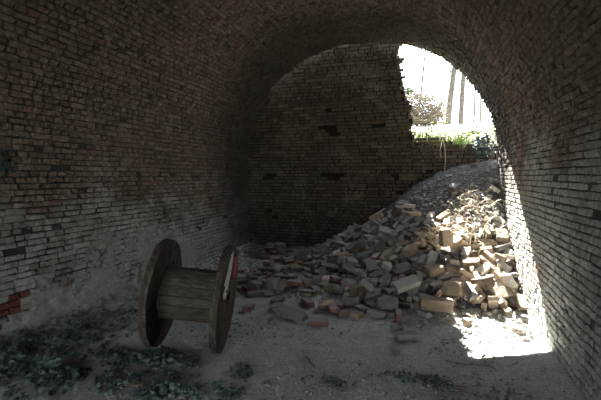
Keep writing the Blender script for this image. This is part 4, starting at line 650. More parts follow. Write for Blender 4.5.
 ('most_b', -0.951, 5.176, 0.05, 0.67, 0.66, 0.25, 0.24),
 ('half_c', -2.564, 5.584, 0.031, 0.98, 0.01, 0.0, -0.2),
 ('most_b', -1.992, 7.745, 0.18, 0.63, 0.18, -0.06, -0.75),
 ('most_a', -2.529, 6.375, 0.03, 0.88, 0.01, 0.01, 0.48),
 ('half_c', -2.5, 5.883, 0.029, 0.01, 0.93, -0.36, -0.01),
 ('most_a', -2.722, 4.717, 0.052, 0.6, 0.58, -0.37, -0.41),
 ('most_a', -1.268, 5.592, 0.042, 0.99, 0.0, 0.01, 0.15),
 ('full_c', -2.964, 5.248, 0.031, 0.11, -0.01, 0.01, -0.99),
 ('most_b', -2.074, 5.437, 0.043, 0.06, 0.97, 0.21, 0.13),
 ('half_a', -2.194, 5.547, 0.031, 0.0, -0.99, -0.14, -0.0),
 ('half_a', -2.152, 7.848, 0.176, 0.73, 0.08, 0.03, -0.68),
 ('most_a', -0.593, 5.029, 0.032, 0.81, 0.01, 0.0, -0.58),
 ('full_b', -2.038, 5.7, 0.032, 1.0, -0.0, -0.0, 0.05),
 ('half_c', -2.592, 6.934, 0.052, 0.45, 0.64, 0.59, 0.2),
 ('half_c', -3.003, 5.03, 0.03, 0.84, 0.0, -0.01, -0.54),
 ('half_c', -2.258, 6.518, 0.03, 0.76, -0.0, -0.01, -0.65),
 ('full_c', -0.943, 5.458, 0.099, 0.88, -0.26, 0.23, 0.34),
 ('half_c', -2.5, 7.794, 0.119, 0.13, -0.05, -0.03, 0.99),
 ('full_a', -0.896, 5.557, 0.103, 0.43, -0.24, -0.21, -0.84),
 ('most_a', -0.734, 5.126, 0.033, 0.01, -0.67, 0.74, -0.01),
 ('most_a', -2.328, 7.416, 0.13, 0.94, 0.2, 0.26, 0.09),
 ('half_a', -2.421, 5.216, 0.052, 0.2, -0.18, 0.67, -0.7),
 ('most_b', -2.719, 6.151, 0.03, 0.01, 0.04, -1.0, 0.0),
 ('half_a', -2.211, 6.904, 0.088, 0.12, -0.73, 0.61, -0.27),
 ('most_b', -2.979, 5.597, 0.051, 0.68, -0.65, -0.23, 0.25),
 ('most_a', -2.948, 5.402, 0.052, 0.69, -0.72, 0.04, -0.03),
 ('half_b', -2.564, 4.461, 0.033, 0.01, -0.61, 0.79, -0.03),
 ('half_c', -2.123, 6.986, 0.11, 0.9, 0.33, -0.11, 0.26),
 ('half_b', -2.93, 5.194, 0.1, 0.57, 0.14, -0.12, 0.8),
 ('half_b', -0.858, 5.367, 0.092, 0.86, -0.09, -0.31, -0.4),
 ('full_b', -1.94, 6.937, 0.147, 0.48, -0.11, -0.05, -0.87),
 ('most_b', -1.117, 5.451, 0.111, 0.02, 0.75, -0.66, -0.01),
 ('half_a', -3.237, 5.512, 0.037, 0.01, 0.39, 0.92, -0.01),
]

# ------------------------------------------------------------------ helpers
def tag(o, label=None, cat=None, group=None, kind=None):
    if label: o['label'] = label
    if cat: o['category'] = cat
    if group: o['group'] = group
    if kind: o['kind'] = kind
    return o

def link_mesh(name, me, mats, parent=None, smooth=False):
    for m in (mats if isinstance(mats, (list, tuple)) else [mats]): me.materials.append(m)
    if smooth:
        for p in me.polygons: p.use_smooth = True
    o = bpy.data.objects.new(name, me); C.objects.link(o)
    if parent: o.parent = parent
    return o

def obj(name, bm, mats, parent=None, smooth=False):
    me = bpy.data.meshes.new(name); bm.to_mesh(me); bm.free()
    return link_mesh(name, me, mats, parent, smooth)

def pyobj(name, V, F, mats, mi=None, parent=None, smooth=False):
    me = bpy.data.meshes.new(name); me.from_pydata(V, [], F); me.update()
    o = link_mesh(name, me, mats, parent, smooth)
    if mi: me.polygons.foreach_set('material_index', mi)
    return o

def thing(name, label, cat, loc, group=None):
    o = bpy.data.objects.new(name, None); C.objects.link(o); o.location = loc
    o.empty_display_size = .1
    return tag(o, label, cat, group)

def structure(o): o['kind'] = 'structure'; return o

def tube(V, F, pts, r0, r1=None, n=6):
    """append a tapering tube along pts"""
    r1 = r0 if r1 is None else r1
    base = len(V); m = len(pts)
    for i, p in enumerate(pts):
        p = Vector(p)
        d = (Vector(pts[min(i + 1, m - 1)]) - Vector(pts[max(i - 1, 0)])).normalized()
        a = d.orthogonal().normalized() if i == 0 else (a - d * a.dot(d)).normalized()
        b = d.cross(a); r = r0 + (r1 - r0) * i / max(1, m - 1)
        for k in range(n):
            q = 2 * PI * k / n
            V.append(p + (a * math.cos(q) + b * math.sin(q)) * r)
    for i in range(m - 1):
        for k in range(n):
            F.append((base + i * n + k, base + i * n + (k + 1) % n, base + (i + 1) * n + (k + 1) % n, base + (i + 1) * n + k))
    F.append(tuple(base + k for k in reversed(range(n)))); F.append(tuple(base + (m - 1) * n + k for k in range(n)))

# ------------------------------------------------------------------ materials
def mat(name, rough=.95):
    m = bpy.data.materials.new(name); m.use_nodes = True
    nt = m.node_tree; b = nt.nodes['Principled BSDF']
    b.inputs['Roughness'].default_value = rough
    b.inputs['Specular IOR Level'].default_value = .15
    return m, nt, b

def nd(nt, typ, **k):
    n = nt.nodes.new(typ)
    for a, v in k.items():
        if a in n.inputs: n.inputs[a].default_value = v
        else: setattr(n, a, v)
    return n

def noise_n(nt, scale, detail=5, rough=.6, co=None):
    n = nd(nt, 'ShaderNodeTexNoise'); n.inputs['Scale'].default_value = scale
    n.inputs['Detail'].default_value = detail; n.inputs['Roughness'].default_value = rough
    if co is None:
        co = nt.nodes.get('CO') or nd(nt, 'ShaderNodeTexCoord', name='CO')
        nt.links.new(co.outputs['Object'], n.inputs['Vector'])
    else: nt.links.new(co, n.inputs['Vector'])
    return n.outputs['Fac']

def ramp(nt, fac, stops):
    r = nd(nt, 'ShaderNodeValToRGB'); e = r.color_ramp.elements
    while len(e) < len(stops): e.new(.5)
    for q, (p, c) in zip(e, stops):
        q.position = p; q.color = (c[0], c[1], c[2], 1) if isinstance(c, tuple) else (c, c, c, 1)
    nt.links.new(fac, r.inputs[0]); return r.outputs[0]

def mix(nt, fac, a, b, mode='MIX'):
    m = nd(nt, 'ShaderNodeMix', data_type='RGBA', blend_type=mode)
    for s, v in ((0, fac), (6, a), (7, b)):
        if hasattr(v, 'is_linked'): nt.links.new(v, m.inputs[s])
        elif isinstance(v, tuple): m.inputs[s].default_value = (*v, 1)
        else: m.inputs[s].default_value = v
    return m.outputs[2]

def math_n(nt, op, a, b=0.0):
    m = nd(nt, 'ShaderNodeMath', operation=op)
    for i, v in enumerate((a, b)):
        if hasattr(v, 'is_linked'): nt.links.new(v, m.inputs[i])
        else: m.inputs[i].default_value = v
    return m.outputs[0]

def bump(nt, b, h, strength=.5, dist=.01):
    n = nd(nt, 'ShaderNodeBump'); n.inputs['Strength'].default_value = strength; n.inputs['Distance'].default_value = dist
    nt.links.new(h, n.inputs['Height']); nt.links.new(n.outputs[0], b.inputs['Normal'])

def wall_brick(name, tones, red=(.20, .085, .055), redness=.5, lime=(.40, .39, .36), limeness=.5, soot=0.0):
    m, nt, b = mat(name)
    g = nd(nt, 'ShaderNodeNewGeometry')
    c = ramp(nt, g.outputs['Random Per Island'], [(i / (len(tones) - 1), t) for i, t in enumerate(tones)])
    big = noise_n(nt, .8, 4, .6)
    c = mix(nt, ramp(nt, big, [(.62 - .25 * redness, 0.0), (.78 - .2 * redness, .75)]), c, red)
    lm = noise_n(nt, 1.3, 7, .72)
    c = mix(nt, ramp(nt, lm, [(.60 - .3 * limeness, 0.0), (.70 - .2 * limeness, .7)]), c, lime)
    s = noise_n(nt, 26, 6, .7)
    c = mix(nt, .8, c, ramp(nt, s, [(.28, .45), (.6, 1.15)]), 'MULTIPLY')
    if soot: c = mix(nt, ramp(nt, noise_n(nt, .55, 5, .65), [(.35, soot), (.65, 0.0)]), c, (.035, .032, .03))
    nt.links.new(c, b.inputs['Base Color'])
    bump(nt, b, noise_n(nt, 60, 6, .75), .9, .012)
    return m

def speckle(name, a, b_, c_, s1=9, s2=70, bs=.8, bd=.01, rough=.97):
    m, nt, b = mat(name, rough)
    c = mix(nt, ramp(nt, noise_n(nt, s1, 6, .65), [(.35, 0.0), (.65, 1.0)]), a, b_)
    c = mix(nt, ramp(nt, noise_n(nt, s2, 5, .7), [(.42, 0.0), (.62, .85)]), c, c_)
    nt.links.new(c, b.inputs['Base Color'])
    bump(nt, b, noise_n(nt, s2 * .7, 7, .75), bs, bd)
    return m

M_BACK = wall_brick('dark_back_wall_brick', [(.075, .06, .047), (.10, .08, .062), (.065, .05, .04), (.135, .112, .085)], red=(.07, .042, .032), redness=.35, lime=(.17, .148, .112), limeness=.3)  # back wall brick, darker all over than the tunnel brick
def tunnel_brick():
    m, nt, b = mat('limewashed_tunnel_brick')
    g = nd(nt, 'ShaderNodeNewGeometry'); rnd_ = g.outputs['Random Per Island']
    grey = ramp(nt, rnd_, [(0, (.27, .27, .245)), (.3, (.34, .34, .31)), (.55, (.25, .245, .22)), (.8, (.37, .37, .34)), (1, (.29, .28, .25))])
    brown = ramp(nt, rnd_, [(0, (.14, .098, .07)), (.35, (.18, .13, .097)), (.6, (.10, .072, .055)), (.85, (.20, .155, .12)), (1, (.17, .095, .07))])
    co = nd(nt, 'ShaderNodeTexCoord'); sp = nd(nt, 'ShaderNodeSeparateXYZ'); nt.links.new(co.outputs['Object'], sp.inputs[0])
    h = math_n(nt, 'ADD', math_n(nt, 'MULTIPLY', sp.outputs[2], .22), math_n(nt, 'MULTIPLY', noise_n(nt, 1.1, 6, .7), 1.1))
    h = math_n(nt, 'SUBTRACT', h, math_n(nt, 'MULTIPLY', sp.outputs[0], .03))
    c = mix(nt, ramp(nt, h, [(.84, 0.0), (1.12, 1.0)]), grey, brown)
    c = mix(nt, ramp(nt, noise_n(nt, 1.5, 6, .75), [(.56, 0.0), (.70, .65)]), c, (.21, .125, .09))
    c = mix(nt, ramp(nt, noise_n(nt, 30, 6, .75), [(.50, 0.0), (.68, .6)]), c, (.40, .39, .355))
    c = mix(nt, .85, c, ramp(nt, noise_n(nt, 22, 6, .75), [(.30, .35), (.58, 1.2)]), 'MULTIPLY')
    # painted-in shade: band at the far mouth, drifting patches on the crown by the entrance
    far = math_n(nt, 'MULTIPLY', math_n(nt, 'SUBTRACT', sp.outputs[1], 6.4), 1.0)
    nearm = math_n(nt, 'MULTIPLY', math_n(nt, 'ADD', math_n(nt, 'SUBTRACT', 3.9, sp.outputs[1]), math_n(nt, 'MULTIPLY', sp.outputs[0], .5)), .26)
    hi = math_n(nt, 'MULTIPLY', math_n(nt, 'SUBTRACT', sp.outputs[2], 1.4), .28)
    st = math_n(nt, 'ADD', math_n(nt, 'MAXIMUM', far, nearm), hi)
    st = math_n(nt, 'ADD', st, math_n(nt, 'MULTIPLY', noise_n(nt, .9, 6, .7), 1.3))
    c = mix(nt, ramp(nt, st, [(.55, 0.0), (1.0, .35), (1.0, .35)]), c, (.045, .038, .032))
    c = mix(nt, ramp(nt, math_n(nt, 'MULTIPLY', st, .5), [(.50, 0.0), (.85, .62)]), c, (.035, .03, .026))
    nt.links.new(c, b.inputs['Base Color'])
    bump(nt, b, noise_n(nt, 55, 7, .8), 1.0, .016)
    return m
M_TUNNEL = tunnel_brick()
M_RED = wall_brick('bare_red_brick', [(.13, .05, .038), (.17, .062, .045)], redness=.1, limeness=-.2)
M_MORTAR = speckle('old_lime_mortar', (.05, .045, .038), (.09, .083, .07), (.02, .018, .015), 3, 40)
M_MORTAR_DARK = speckle('sooty_mortar', (.018, .016, .013), (.03, .025, .02), (.01, .009, .008), 3, 40)
M_PLASTER = speckle('grey_render', (.27, .265, .24), (.33, .325, .30), (.17, .165, .15), 4, 30, .5, .008)
M_DUST = speckle('dusty_floor', (.60, .61, .605), (.82, .825, .81), (.36, .365, .36), 6, 42, 1, .045)
M_EARTH = speckle('loose_earth', (.11, .105, .098), (.24, .235, .225), (.045, .042, .04), 9, 26, 1, .05)
M_SOIL = speckle('outside_soil', (.48, .46, .36), (.58, .56, .46), (.26, .26, .15), 3, 14)
def wood(name, dark, light, axis, grey=.0):
    m, nt, b = mat(name, .85)
    co = nd(nt, 'ShaderNodeTexCoord'); mp = nd(nt, 'ShaderNodeMapping')
    mp.inputs['Scale'].default_value = [3 if i == axis else 38 for i in range(3)]
    nt.links.new(co.outputs['Object'], mp.inputs[0])
    g = nd(nt, 'ShaderNodeNewGeometry')
    f = noise_n(nt, 1, 7, .7, mp.outputs[0])
    c = ramp(nt, f, [(.30, tuple(x * .35 for x in dark)), (.45, dark), (.68, light)])
    c = mix(nt, .55, c, ramp(nt, g.outputs['Random Per Island'], [(0, .55), (1, 1.2)]), 'MULTIPLY')
    nt.links.new(c, b.inputs['Base Color']); bump(nt, b, f, .8, .006)
    return m

def rubble_mat(name, base, dark, dust=(.40, .395, .375), amount=.8):
    m, nt, b = mat(name)
    oi = nd(nt, 'ShaderNodeObjectInfo')
    c = mix(nt, ramp(nt, noise_n(nt, 14, 6, .7), [(.35, 0.0), (.65, 1.0)]), dark, base)
    c = mix(nt, 1.0, c, ramp(nt, oi.outputs['Random'], [(0, .45), (1, 1.35)]), 'MULTIPLY')
    g = nd(nt, 'ShaderNodeNewGeometry'); sp = nd(nt, 'ShaderNodeSeparateXYZ'); nt.links.new(g.outputs['Normal'], sp.inputs[0])
    up = math_n(nt, 'ADD', sp.outputs[2], math_n(nt, 'MULTIPLY', noise_n(nt, 22, 4, .7), .7))
    c = mix(nt, ramp(nt, up, [(.72, 0.0), (1.25, amount)]), c, dust)
    nt.links.new(c, b.inputs['Base Color']); bump(nt, b, noise_n(nt, 48, 6, .75), .9, .010)
    return m

R_GREY = rubble_mat('dusty_grey_brick', (.25, .235, .215), (.14, .13, .115), (.32, .315, .30), .65)
R_TAN = rubble_mat('tan_brick', (.33, .265, .19), (.20, .155, .11), (.38, .345, .29), .45)
R_RED = rubble_mat('dull_red_brick', (.23, .12, .10), (.14, .08, .07), (.40, .385, .37), .85)
R_DARK = rubble_mat('dark_brown_brick', (.17, .14, .12), (.09, .075, .065), (.30, .29, .275), .6)
R_PALE = rubble_mat('mortar_coated_brick', (.45, .425, .375), (.30, .27, .23), (.48, .46, .42), .5)

def leafmat(name, a, b_):
    m, nt, b = mat(name, .55)
    g = nd(nt, 'ShaderNodeNewGeometry')
    c = ramp(nt, g.outputs['Random Per Island'], [(0, a), (1, b_)])
    nt.links.new(c, b.inputs['Base Color'])
    b.inputs['Specular IOR Level'].default_value = .3
    return m
M_IVY = leafmat('ivy_leaf', (.025, .045, .038), (.11, .145, .135))
M_LEAF = leafmat('bramble_leaf', (.07, .12, .03), (.25, .32, .12))
M_DRY = leafmat('dry_stalk', (.40, .34, .24), (.62, .56, .44))
M_BARK = speckle('grey_bark', (.05, .045, .04), (.08, .07, .06), (.03, .025, .02), 6, 40)
M_STEM = speckle('brown_stem', (.14, .11, .08), (.2, .17, .12), (.09, .07, .05), 12, 60)

# ------------------------------------------------------------------ the kiln tunnel: section and brick courses
CX, R, SPR = -1.35, 2.50, 1.74
def section():
    P = [Vector((1.07, -.25)), Vector((1.085, 0)), Vector((1.11, .6)), Vector((1.135, 1.2)), Vector((CX + R, SPR))]
    for i in range(1, 64):
        a = PI * i / 64
        c, q = math.cos(a), math.sin(a); e = 2 / 2.12
        P.append(Vector((CX + R * math.copysign(abs(c) ** e, c), SPR + (R - .03) * q ** e)))
    P += [Vector((CX - R, SPR)), Vector((CX - R, .6)), Vector((CX - R - .01, -.25))]
    return P
SEC = section(); CUM = [0]
for a, b_ in zip(SEC, SEC[1:]): CUM.append(CUM[-1] + (b_ - a).length)
TOTAL = CUM[-1]
def sec_at(s):
    s = max(0, min(TOTAL - 1e-6, s))
    lo, hi = 0, len(CUM) - 1
    while hi - lo > 1:
        mid = (lo + hi) // 2
        if CUM[mid] <= s: lo = mid
        else: hi = mid
    t = (s - CUM[lo]) / (CUM[lo + 1] - CUM[lo])
    p = SEC[lo].lerp(SEC[lo + 1], t); d = (SEC[lo + 1] - SEC[lo]).normalized()
    return p, Vector((-d.y, d.x))          # point, inward normal
S_R = CUM[4]; S_L = CUM[4 + 64]
Y0, Y1 = -2.6, 8.0
def on_vault(s, y, off):
    p, n = sec_at(s)
    w = .018 * noise.noise(Vector((s * .9, y * .7, 3))) + .007 * noise.noise(Vector((s * 3, y * 2.4, 9)))
    q = p + n * (off + w)
    return Vector((q.x, y, q.y))
def on_back(s, y, off):                     # s is the height, y runs along the wall
    w = .012 * noise.noise(Vector((s * 1.2, y * .9, 13)))
    return Vector((y, BY - off - w, s))
BY = 8.14

def brick_cell(V, F, MI, surf, s0, s1, y0, y1, rnd, mi, worn=1.0, lift=None, deep=.05):
    j = rnd.uniform(.003, .0105)
    h = rnd.gauss(0, .0055) * worn if lift is None else lift
    if rnd.random() < .022 * worn: h -= rnd.uniform(.006, .022)
    tilt_s, tilt_y = rnd.gauss(0, .0035) * worn, rnd.gauss(0, .0035) * worn
    base = len(V)
    jit = [(rnd.uniform(-1, 1) * .0042 * worn, rnd.uniform(-1, 1) * .007 * worn) for _ in range(4)]
    for inset, off in ((j, -deep), (j, -.005), (j + .006, 0)):
        for k, (a, b_) in enumerate(((0, 0), (1, 0), (1, 1), (0, 1))):
            sa = s0 + inset if a == 0 else s1 - inset
            yb = y0 + inset * 1.5 if b_ == 0 else y1 - inset * 1.5
            if off > -deep: sa += jit[k][0]; yb += jit[k][1]
            tl = (a - .5) * tilt_s + (b_ - .5) * tilt_y
            V.append(surf(sa, yb, off + (h + tl if off > -deep else 0)))
    for r in (0, 1):
        for k in range(4):
            a, b_ = base + r * 4 + k, base + r * 4 + (k + 1) % 4
            F.append((a, b_, b_ + 4, a + 4)); MI.append(mi)
    F.append(tuple(base + 8 + k for k in range(4))); MI.append(mi)

def courses(surf, sa, sb, ya, yb, seed, keep=None, mi_fn=None, header=.45, course=.064, worn=1.0, bl=.9):
    rnd = random.Random(seed); V, F, MI = [], [], []
    n = max(1, round((sb - sa) / course)); ch = (sb - sa) / n
    wave = lambda y, k: .006 * noise.noise(Vector((y * .8, k * .35, seed)))
    for i in range(n):
        head = rnd.random() < header
        y = ya - rnd.uniform(0, .12)
        while y < yb - .03:
            L = (.122 if head or rnd.random() < .12 else .245) * bl * rnd.uniform(.95, 1.05)
            y2 = min(yb, y + L); y1 = max(ya, y)
            if y2 - y1 > .035:
                s = sa + ch * i; ym = (y1 + y2) / 2
                k = keep(s + ch / 2, ym, rnd) if keep else 1
                if k:
                    brick_cell(V, F, MI, surf, s + (wave(ym, i) if i else 0), s + ch + (wave(ym, i + 1) if i < n - 1 else 0), y1, y2, rnd, mi_fn(s, ym) if mi_fn else 0, worn)
            y = y2
    return V, F, MI

def mortar(V, F, MI, surf, sa, sb, ya, yb, ds, dy, mi, hole=None, lo=-.045, hi=-.014, seed=0, thick=None):
    ns = max(1, round((sb - sa) / ds)); ny = max(1, round((yb - ya) / dy)); base = len(V)
    for i in range(ns + 1):
        for j in range(ny + 1):
            s = sa + (sb - sa) * i / ns; y = ya + (yb - ya) * j / ny
            f = .5 + .9 * noise.noise(Vector((s * 2.2, y * 2.2, seed))) + .5 * noise.noise(Vector((s * 17, y * 17, seed)))
            V.append(surf(s, y, lo + (hi - lo) * max(0, min(1, f))))
    for i in range(ns):
        for j in range(ny):
            s = sa + (sb - sa) * (i + .5) / ns; y = ya + (yb - ya) * (j + .5) / ny
            if hole and hole(s, y): continue
            a = base + i * (ny + 1) + j
            F.append((a, a + ny + 1, a + ny + 2, a + 1)); MI.append(mi)

RED_SPOTS = [(-3.85, 2.86, .46), (-3.85, 2.76, .31), (-3.85, 2.70, .37), (-3.85, 2.67, .22)]
def tunnel_piece(name, sa, sb, mats, seed, header, rednear=False, worn=1.0, y1=None):
    Y1 = y1 or 8.0; pr = random.Random(seed)
    def keep(s, y, rnd): return rnd.random() > .006
    def mi(s, y):
        if rednear:
            p, _ = sec_at(s)
            for (x, yy, z) in RED_SPOTS:
                if abs(y - yy) < .08 and abs(p.y - z) < .033: return 2
        return 0
    V, F, MI = courses(on_vault, sa, sb, Y0, Y1, seed, keep, mi, header, worn=worn)
    mortar(V, F, MI, on_vault, sa, sb, Y0, Y1, .045, .06, 1, seed=seed, lo=-.028 if name == 'wall_right' else -.045, hi=-.006 if name == 'wall_right' else -.014)
    # outer body of the brickwork, so it has real thickness, and the two end faces
    n = 24; base = len(V)
    for i in range(n + 1):
        s = sa + (sb - sa) * i / n
        p, q = sec_at(s)
        for (y, off) in ((Y0, -.035), (Y0, -.36), (Y1, -.36), (Y1, -.035)):
            w = p + q * off; V.append(Vector((w.x, y, w.y)))
    for i in range(n):
        for k in range(4):
            a = base + i * 4 + k; b_ = base + i * 4 + (k + 1) % 4
            F.append((a, b_, b_ + 4, a + 4)); MI.append(1)
    o = pyobj(name, V, F, mats, MI)
    return structure(o)

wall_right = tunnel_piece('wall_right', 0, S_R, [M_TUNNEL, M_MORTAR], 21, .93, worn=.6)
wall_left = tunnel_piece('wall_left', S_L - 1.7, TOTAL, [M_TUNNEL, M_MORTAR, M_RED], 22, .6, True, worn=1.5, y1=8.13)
split = S_R + (S_L - S_R) * .36
vault_mats = [M_TUNNEL, M_MORTAR]
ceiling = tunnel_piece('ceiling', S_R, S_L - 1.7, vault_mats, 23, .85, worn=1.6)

# remains of grey render on the foot of the left wall
V, F = [], []
ns, ny = 44, 150
def render_off(z, y):
    f = noise.noise(Vector((z * 2.1, y * 1.3, 41))) + .75 * noise.noise(Vector((z * 9, y * 9, 4)))
    if any(abs(y - b) < .2 and abs(z - c) < .09 for a, b, c in RED_SPOTS): return -.03
    return min(.020, .050 * (f + .30 - z * .95 + (.12 if 3.6 < y < 4.8 else 0))) - .004 + .003 * noise.noise(Vector((z * 12, y * 12, 8)))
for i in range(ns + 1):
    for j in range(ny + 1):
        z = -.02 + 1.05 * i / ns; y = .6 + 5.4 * j / ny
        V.append(Vector((CX - R + render_off(z, y) + .018 * 0, y, z)))
idx = lambda i, j: i * (ny + 1) + j
for i in range(ns):
    for j in range(ny):
        if max(V[idx(i, j)].x, V[idx(i + 1, j + 1)].x) > CX - R - .012:
            F.append((idx(i, j), idx(i + 1, j), idx(i + 1, j + 1), idx(i, j + 1)))
structure(pyobj('trim_1', V, F, M_PLASTER, smooth=True))

# ------------------------------------------------------------------ the broken wall that closes the tunnel
EDGE = [(-1, -.36), (2.42, -.36), (2.46, -.44), (2.62, -.37), (2.93, -.41), (3.24, -.53), (3.48, -.61), (3.86, -.63), (4.13, -.69), (4.7, -.74)]
LOWTOP = [(-.5, 2.42), (-.03, 2.35), (.51, 2.28), (.86, 2.18), (1.6, 2.1)]
HOLES = [(-2.0, 2.54), (-1.96, 1.56), (-.48, 1.57), (-3.32, 1.56)]
def in_hole(z, x, hw=.10, hh=.075): return any(abs(x - hx) < hw and abs(z - hz) < hh for hx, hz in HOLES)
def keep_back(z, x, rnd):
    if in_hole(z, x, .15, .072): return 0
    if z > 2.3 and x > interp(z, EDGE) + rnd.uniform(-.05, .05): return 0
    return rnd.random() > .004
V, F, MI = courses(on_back, -.1, 4.9, -4.25, -.36, 31, keep_back, None, .3, course=.07, worn=.9, bl=1)
mortar(V, F, MI, on_back, -.1, 4.9, -4.25, -.36, .07, .08, 1, hole=lambda z, x: in_hole(z, x) or (z > 2.2 and x > interp(z, EDGE) - .02), seed=31, lo=-.045)
# the depth of the wall: wythes of brick seen on the broken edge, and the putlog recesses
rnd = random.Random(5)
for k in range(1, 4):
    z = -.1
    while z < 4.85:
        e = interp(z, EDGE) + rnd.uniform(-.06, .04) + .05 * (k % 2) - .015 * k
        x0 = e - .62
        x = x0
        while x < e - .05:
            w = min(.12 if rnd.random() < .4 else .24, e - x)
            b0 = len(V); yb = BY + .115 * k
            for dz in (.004, .066):
                for (xx, yy) in ((x + .004, yb - .055), (x + w - .004, yb - .055), (x + w - .004, yb + .056), (x + .004, yb + .056)):
                    V.append(Vector((xx + rnd.uniform(-.003, .003), yy, z + dz)))
            for q in ((0, 3, 2, 1), (4, 5, 6, 7), (0, 1, 5, 4), (1, 2, 6, 5), (2, 3, 7, 6), (3, 0, 4, 7)): F.append(tuple(b0 + i for i in q)); MI.append(0)
            x += w
        z += .07
def slab(V, F, MI, poly, y0, y1, mi):
    b0 = len(V); n = len(poly)
    for y in (y0, y1):
        for x, z in poly: V.append(Vector((x, y, z)))
    F.append(tuple(b0 + i for i in range(n))); F.append(tuple(b0 + n + i for i in reversed(range(n)))); MI.extend((mi, mi))
    for i in range(n): F.append((b0 + i, b0 + n + i, b0 + n + (i + 1) % n, b0 + (i + 1) % n)); MI.append(mi)
slab(V, F, MI, [(-4.25, -.1), (-.42, -.1), (-.42, 2.3), (-.5, 2.45), (-.47, 2.8), (-.6, 3.2), (-.72, 3.6), (-.74, 4.1), (-.84, 4.8), (-4.25, 4.9)], BY + .15, BY + .42, 1)
slab(V, F, MI, [(-4.25, -.1), (-1.0, -.1), (-1.0, 4.85), (-4.25, 4.9)], BY + .035, BY + .16, 1) if False else None
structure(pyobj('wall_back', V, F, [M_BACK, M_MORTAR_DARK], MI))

# the lower stretch of the same wall, set back a little, right of the break
def on_low(s, x, off): return Vector((x, BY + .14 - off, s))
def keep_low(z, x, rnd): return z < interp(x, LOWTOP) + rnd.uniform(-.05, .03)
V, F, MI = courses(on_low, .6, 2.5, -.37, 1.9, 33, keep_low, None, .3, course=.07, worn=1.2)
mortar(V, F, MI, on_low, .6, 2.16, -.37, 1.9, .07, .08, 1, seed=33)
for k in range(1, 4):
    z = 1.8
    while z < 2.5:
        x = -.40
        while x < 1.9:
            w = .12 if rnd.random() < .5 else .24
            if z + .05 < interp(x + w / 2, LOWTOP) + rnd.uniform(-.07, .02):
                b0 = len(V); yb = BY + .14 + .115 * k
                for dz in (.004, .066):
                    for (xx, yy) in ((x + .004, yb - .055), (x + w - .004, yb - .055), (x + w - .004, yb + .056), (x + .004, yb + .056)):
                        V.append(Vector((xx, yy, z + dz)))
                for q in ((0, 3, 2, 1), (4, 5, 6, 7), (0, 1, 5, 4), (1, 2, 6, 5), (2, 3, 7, 6), (3, 0, 4, 7)): F.append(tuple(b0 + i for i in q)); MI.append(0)
            x += w
        z += .07
slab(V, F, MI, [(-.42, .2), (1.9, .2), (1.9, 2.02), (.86, 2.06), (.5, 2.14), (-.02, 2.22), (-.42, 2.28)], BY + .2, BY + .55, 1)
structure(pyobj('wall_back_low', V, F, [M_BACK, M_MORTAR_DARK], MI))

# wall behind the viewer with the kiln doorway that lets the daylight in
DX0, DX1, DZ = -3.0, .6, 2.0
V, F, MI = [], [], []
for poly in ([(-4.2, -.2), (DX0, -.2), (DX0, 4.6), (-4.2, 4.6)], [(DX1, -.2), (1.6, -.2), (1.6, 4.6), (DX1, 4.6)], [(DX0, DZ), (DX1, DZ), (DX1, 4.6), (DX0, 4.6)]):
    slab(V, F, MI, poly, Y0 - .3, Y0 + .02, 0)
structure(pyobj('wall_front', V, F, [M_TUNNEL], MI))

# ------------------------------------------------------------------ floor and earth
def grid(name, x0, x1, y0, y1, nx, ny, fn, m, cond=None):
    V = [Vector((x0 + (x1 - x0) * i / nx, y0 + (y1 - y0) * j / ny, 0)) for i in range(nx + 1) for j in range(ny + 1)]
    for v in V: v.z = fn(v.x, v.y)
    F = []
    for i in range(nx):
        for j in range(ny):
            a = i * (ny + 1) + j
            q = (a, a + ny + 1, a + ny + 2, a + 1)
            if cond is None or cond([V[k] for k in q]): F.append(q)
    return pyobj(name, V, F, m, smooth=True)
def floor_h(x, y):
    h = ground_height(x, y)
    if y > 1.5: h += .006 * noise.noise(Vector((x * 13, y * 13, 2))) + .004 * noise.noise(Vector((x * 31, y * 31, 2)))
    return h
structure(grid('floor', -4.15, 1.55, -2.6, 8.35, 230, 440, floor_h, M_DUST))
def mh(x, y):
    h = mound_height(x, y)
    if h <= 0: return -.06 + min(.06, 0)
    return h + .022 * noise.noise(Vector((x * 9, y * 9, 2))) + .012 * noise.noise(Vector((x * 23, y * 23, 7)))
mound = grid('earth_mound', -3.84, 1.16, 4.95, 8.2, 210, 130, mh, M_EARTH, lambda q: max(v.z for v in q) > -.02)
tag(mound, 'steep bank of grey earth spilling in under the broken back wall', 'earth', kind='stuff')
def out_h(x, y):
    d = y - 8.6
    return 2.05 + .80 * min(1, max(0, d / 2.2)) + .02 * max(0, d) + .06 * noise.noise(Vector((x * .7, y * .7, 0))) + .05 * noise.noise(Vector((x * 3, y * 3, 0)))
structure(grid('ground_outside', -9, 12, 8.5, 30, 100, 100, out_h, M_SOIL))
structure(grid('ground_behind', -12, 10, -16, -2.6, 30, 20, lambda x, y: -.03 + .03 * noise.noise(Vector((x, y, 0))), M_SOIL))

# ------------------------------------------------------------------ cable drum
M_FLANGE = wood('weathered_flange_board', (.05, .039, .030), (.14, .115, .092), 2)
M_STAVE = wood('grey_drum_stave', (.065, .052, .040), (.125, .105, .082), 0)
M_RUST, nt, b = mat('rusty_bolt', .7)
nt.links.new(ramp(nt, noise_n(nt, 40), [(.3, (.05, .03, .025)), (.7, (.14, .07, .04))]), b.inputs['Base Color'])
M_WHITE = speckle('chipped_white_paint', (.72, .73, .72), (.62, .63, .62), (.30, .27, .24), 20, 60, .3, .003)
M_REDP = speckle('red_paint', (.50, .045, .05), (.58, .06, .06), (.25, .05, .04), 20, 60, .3, .003)

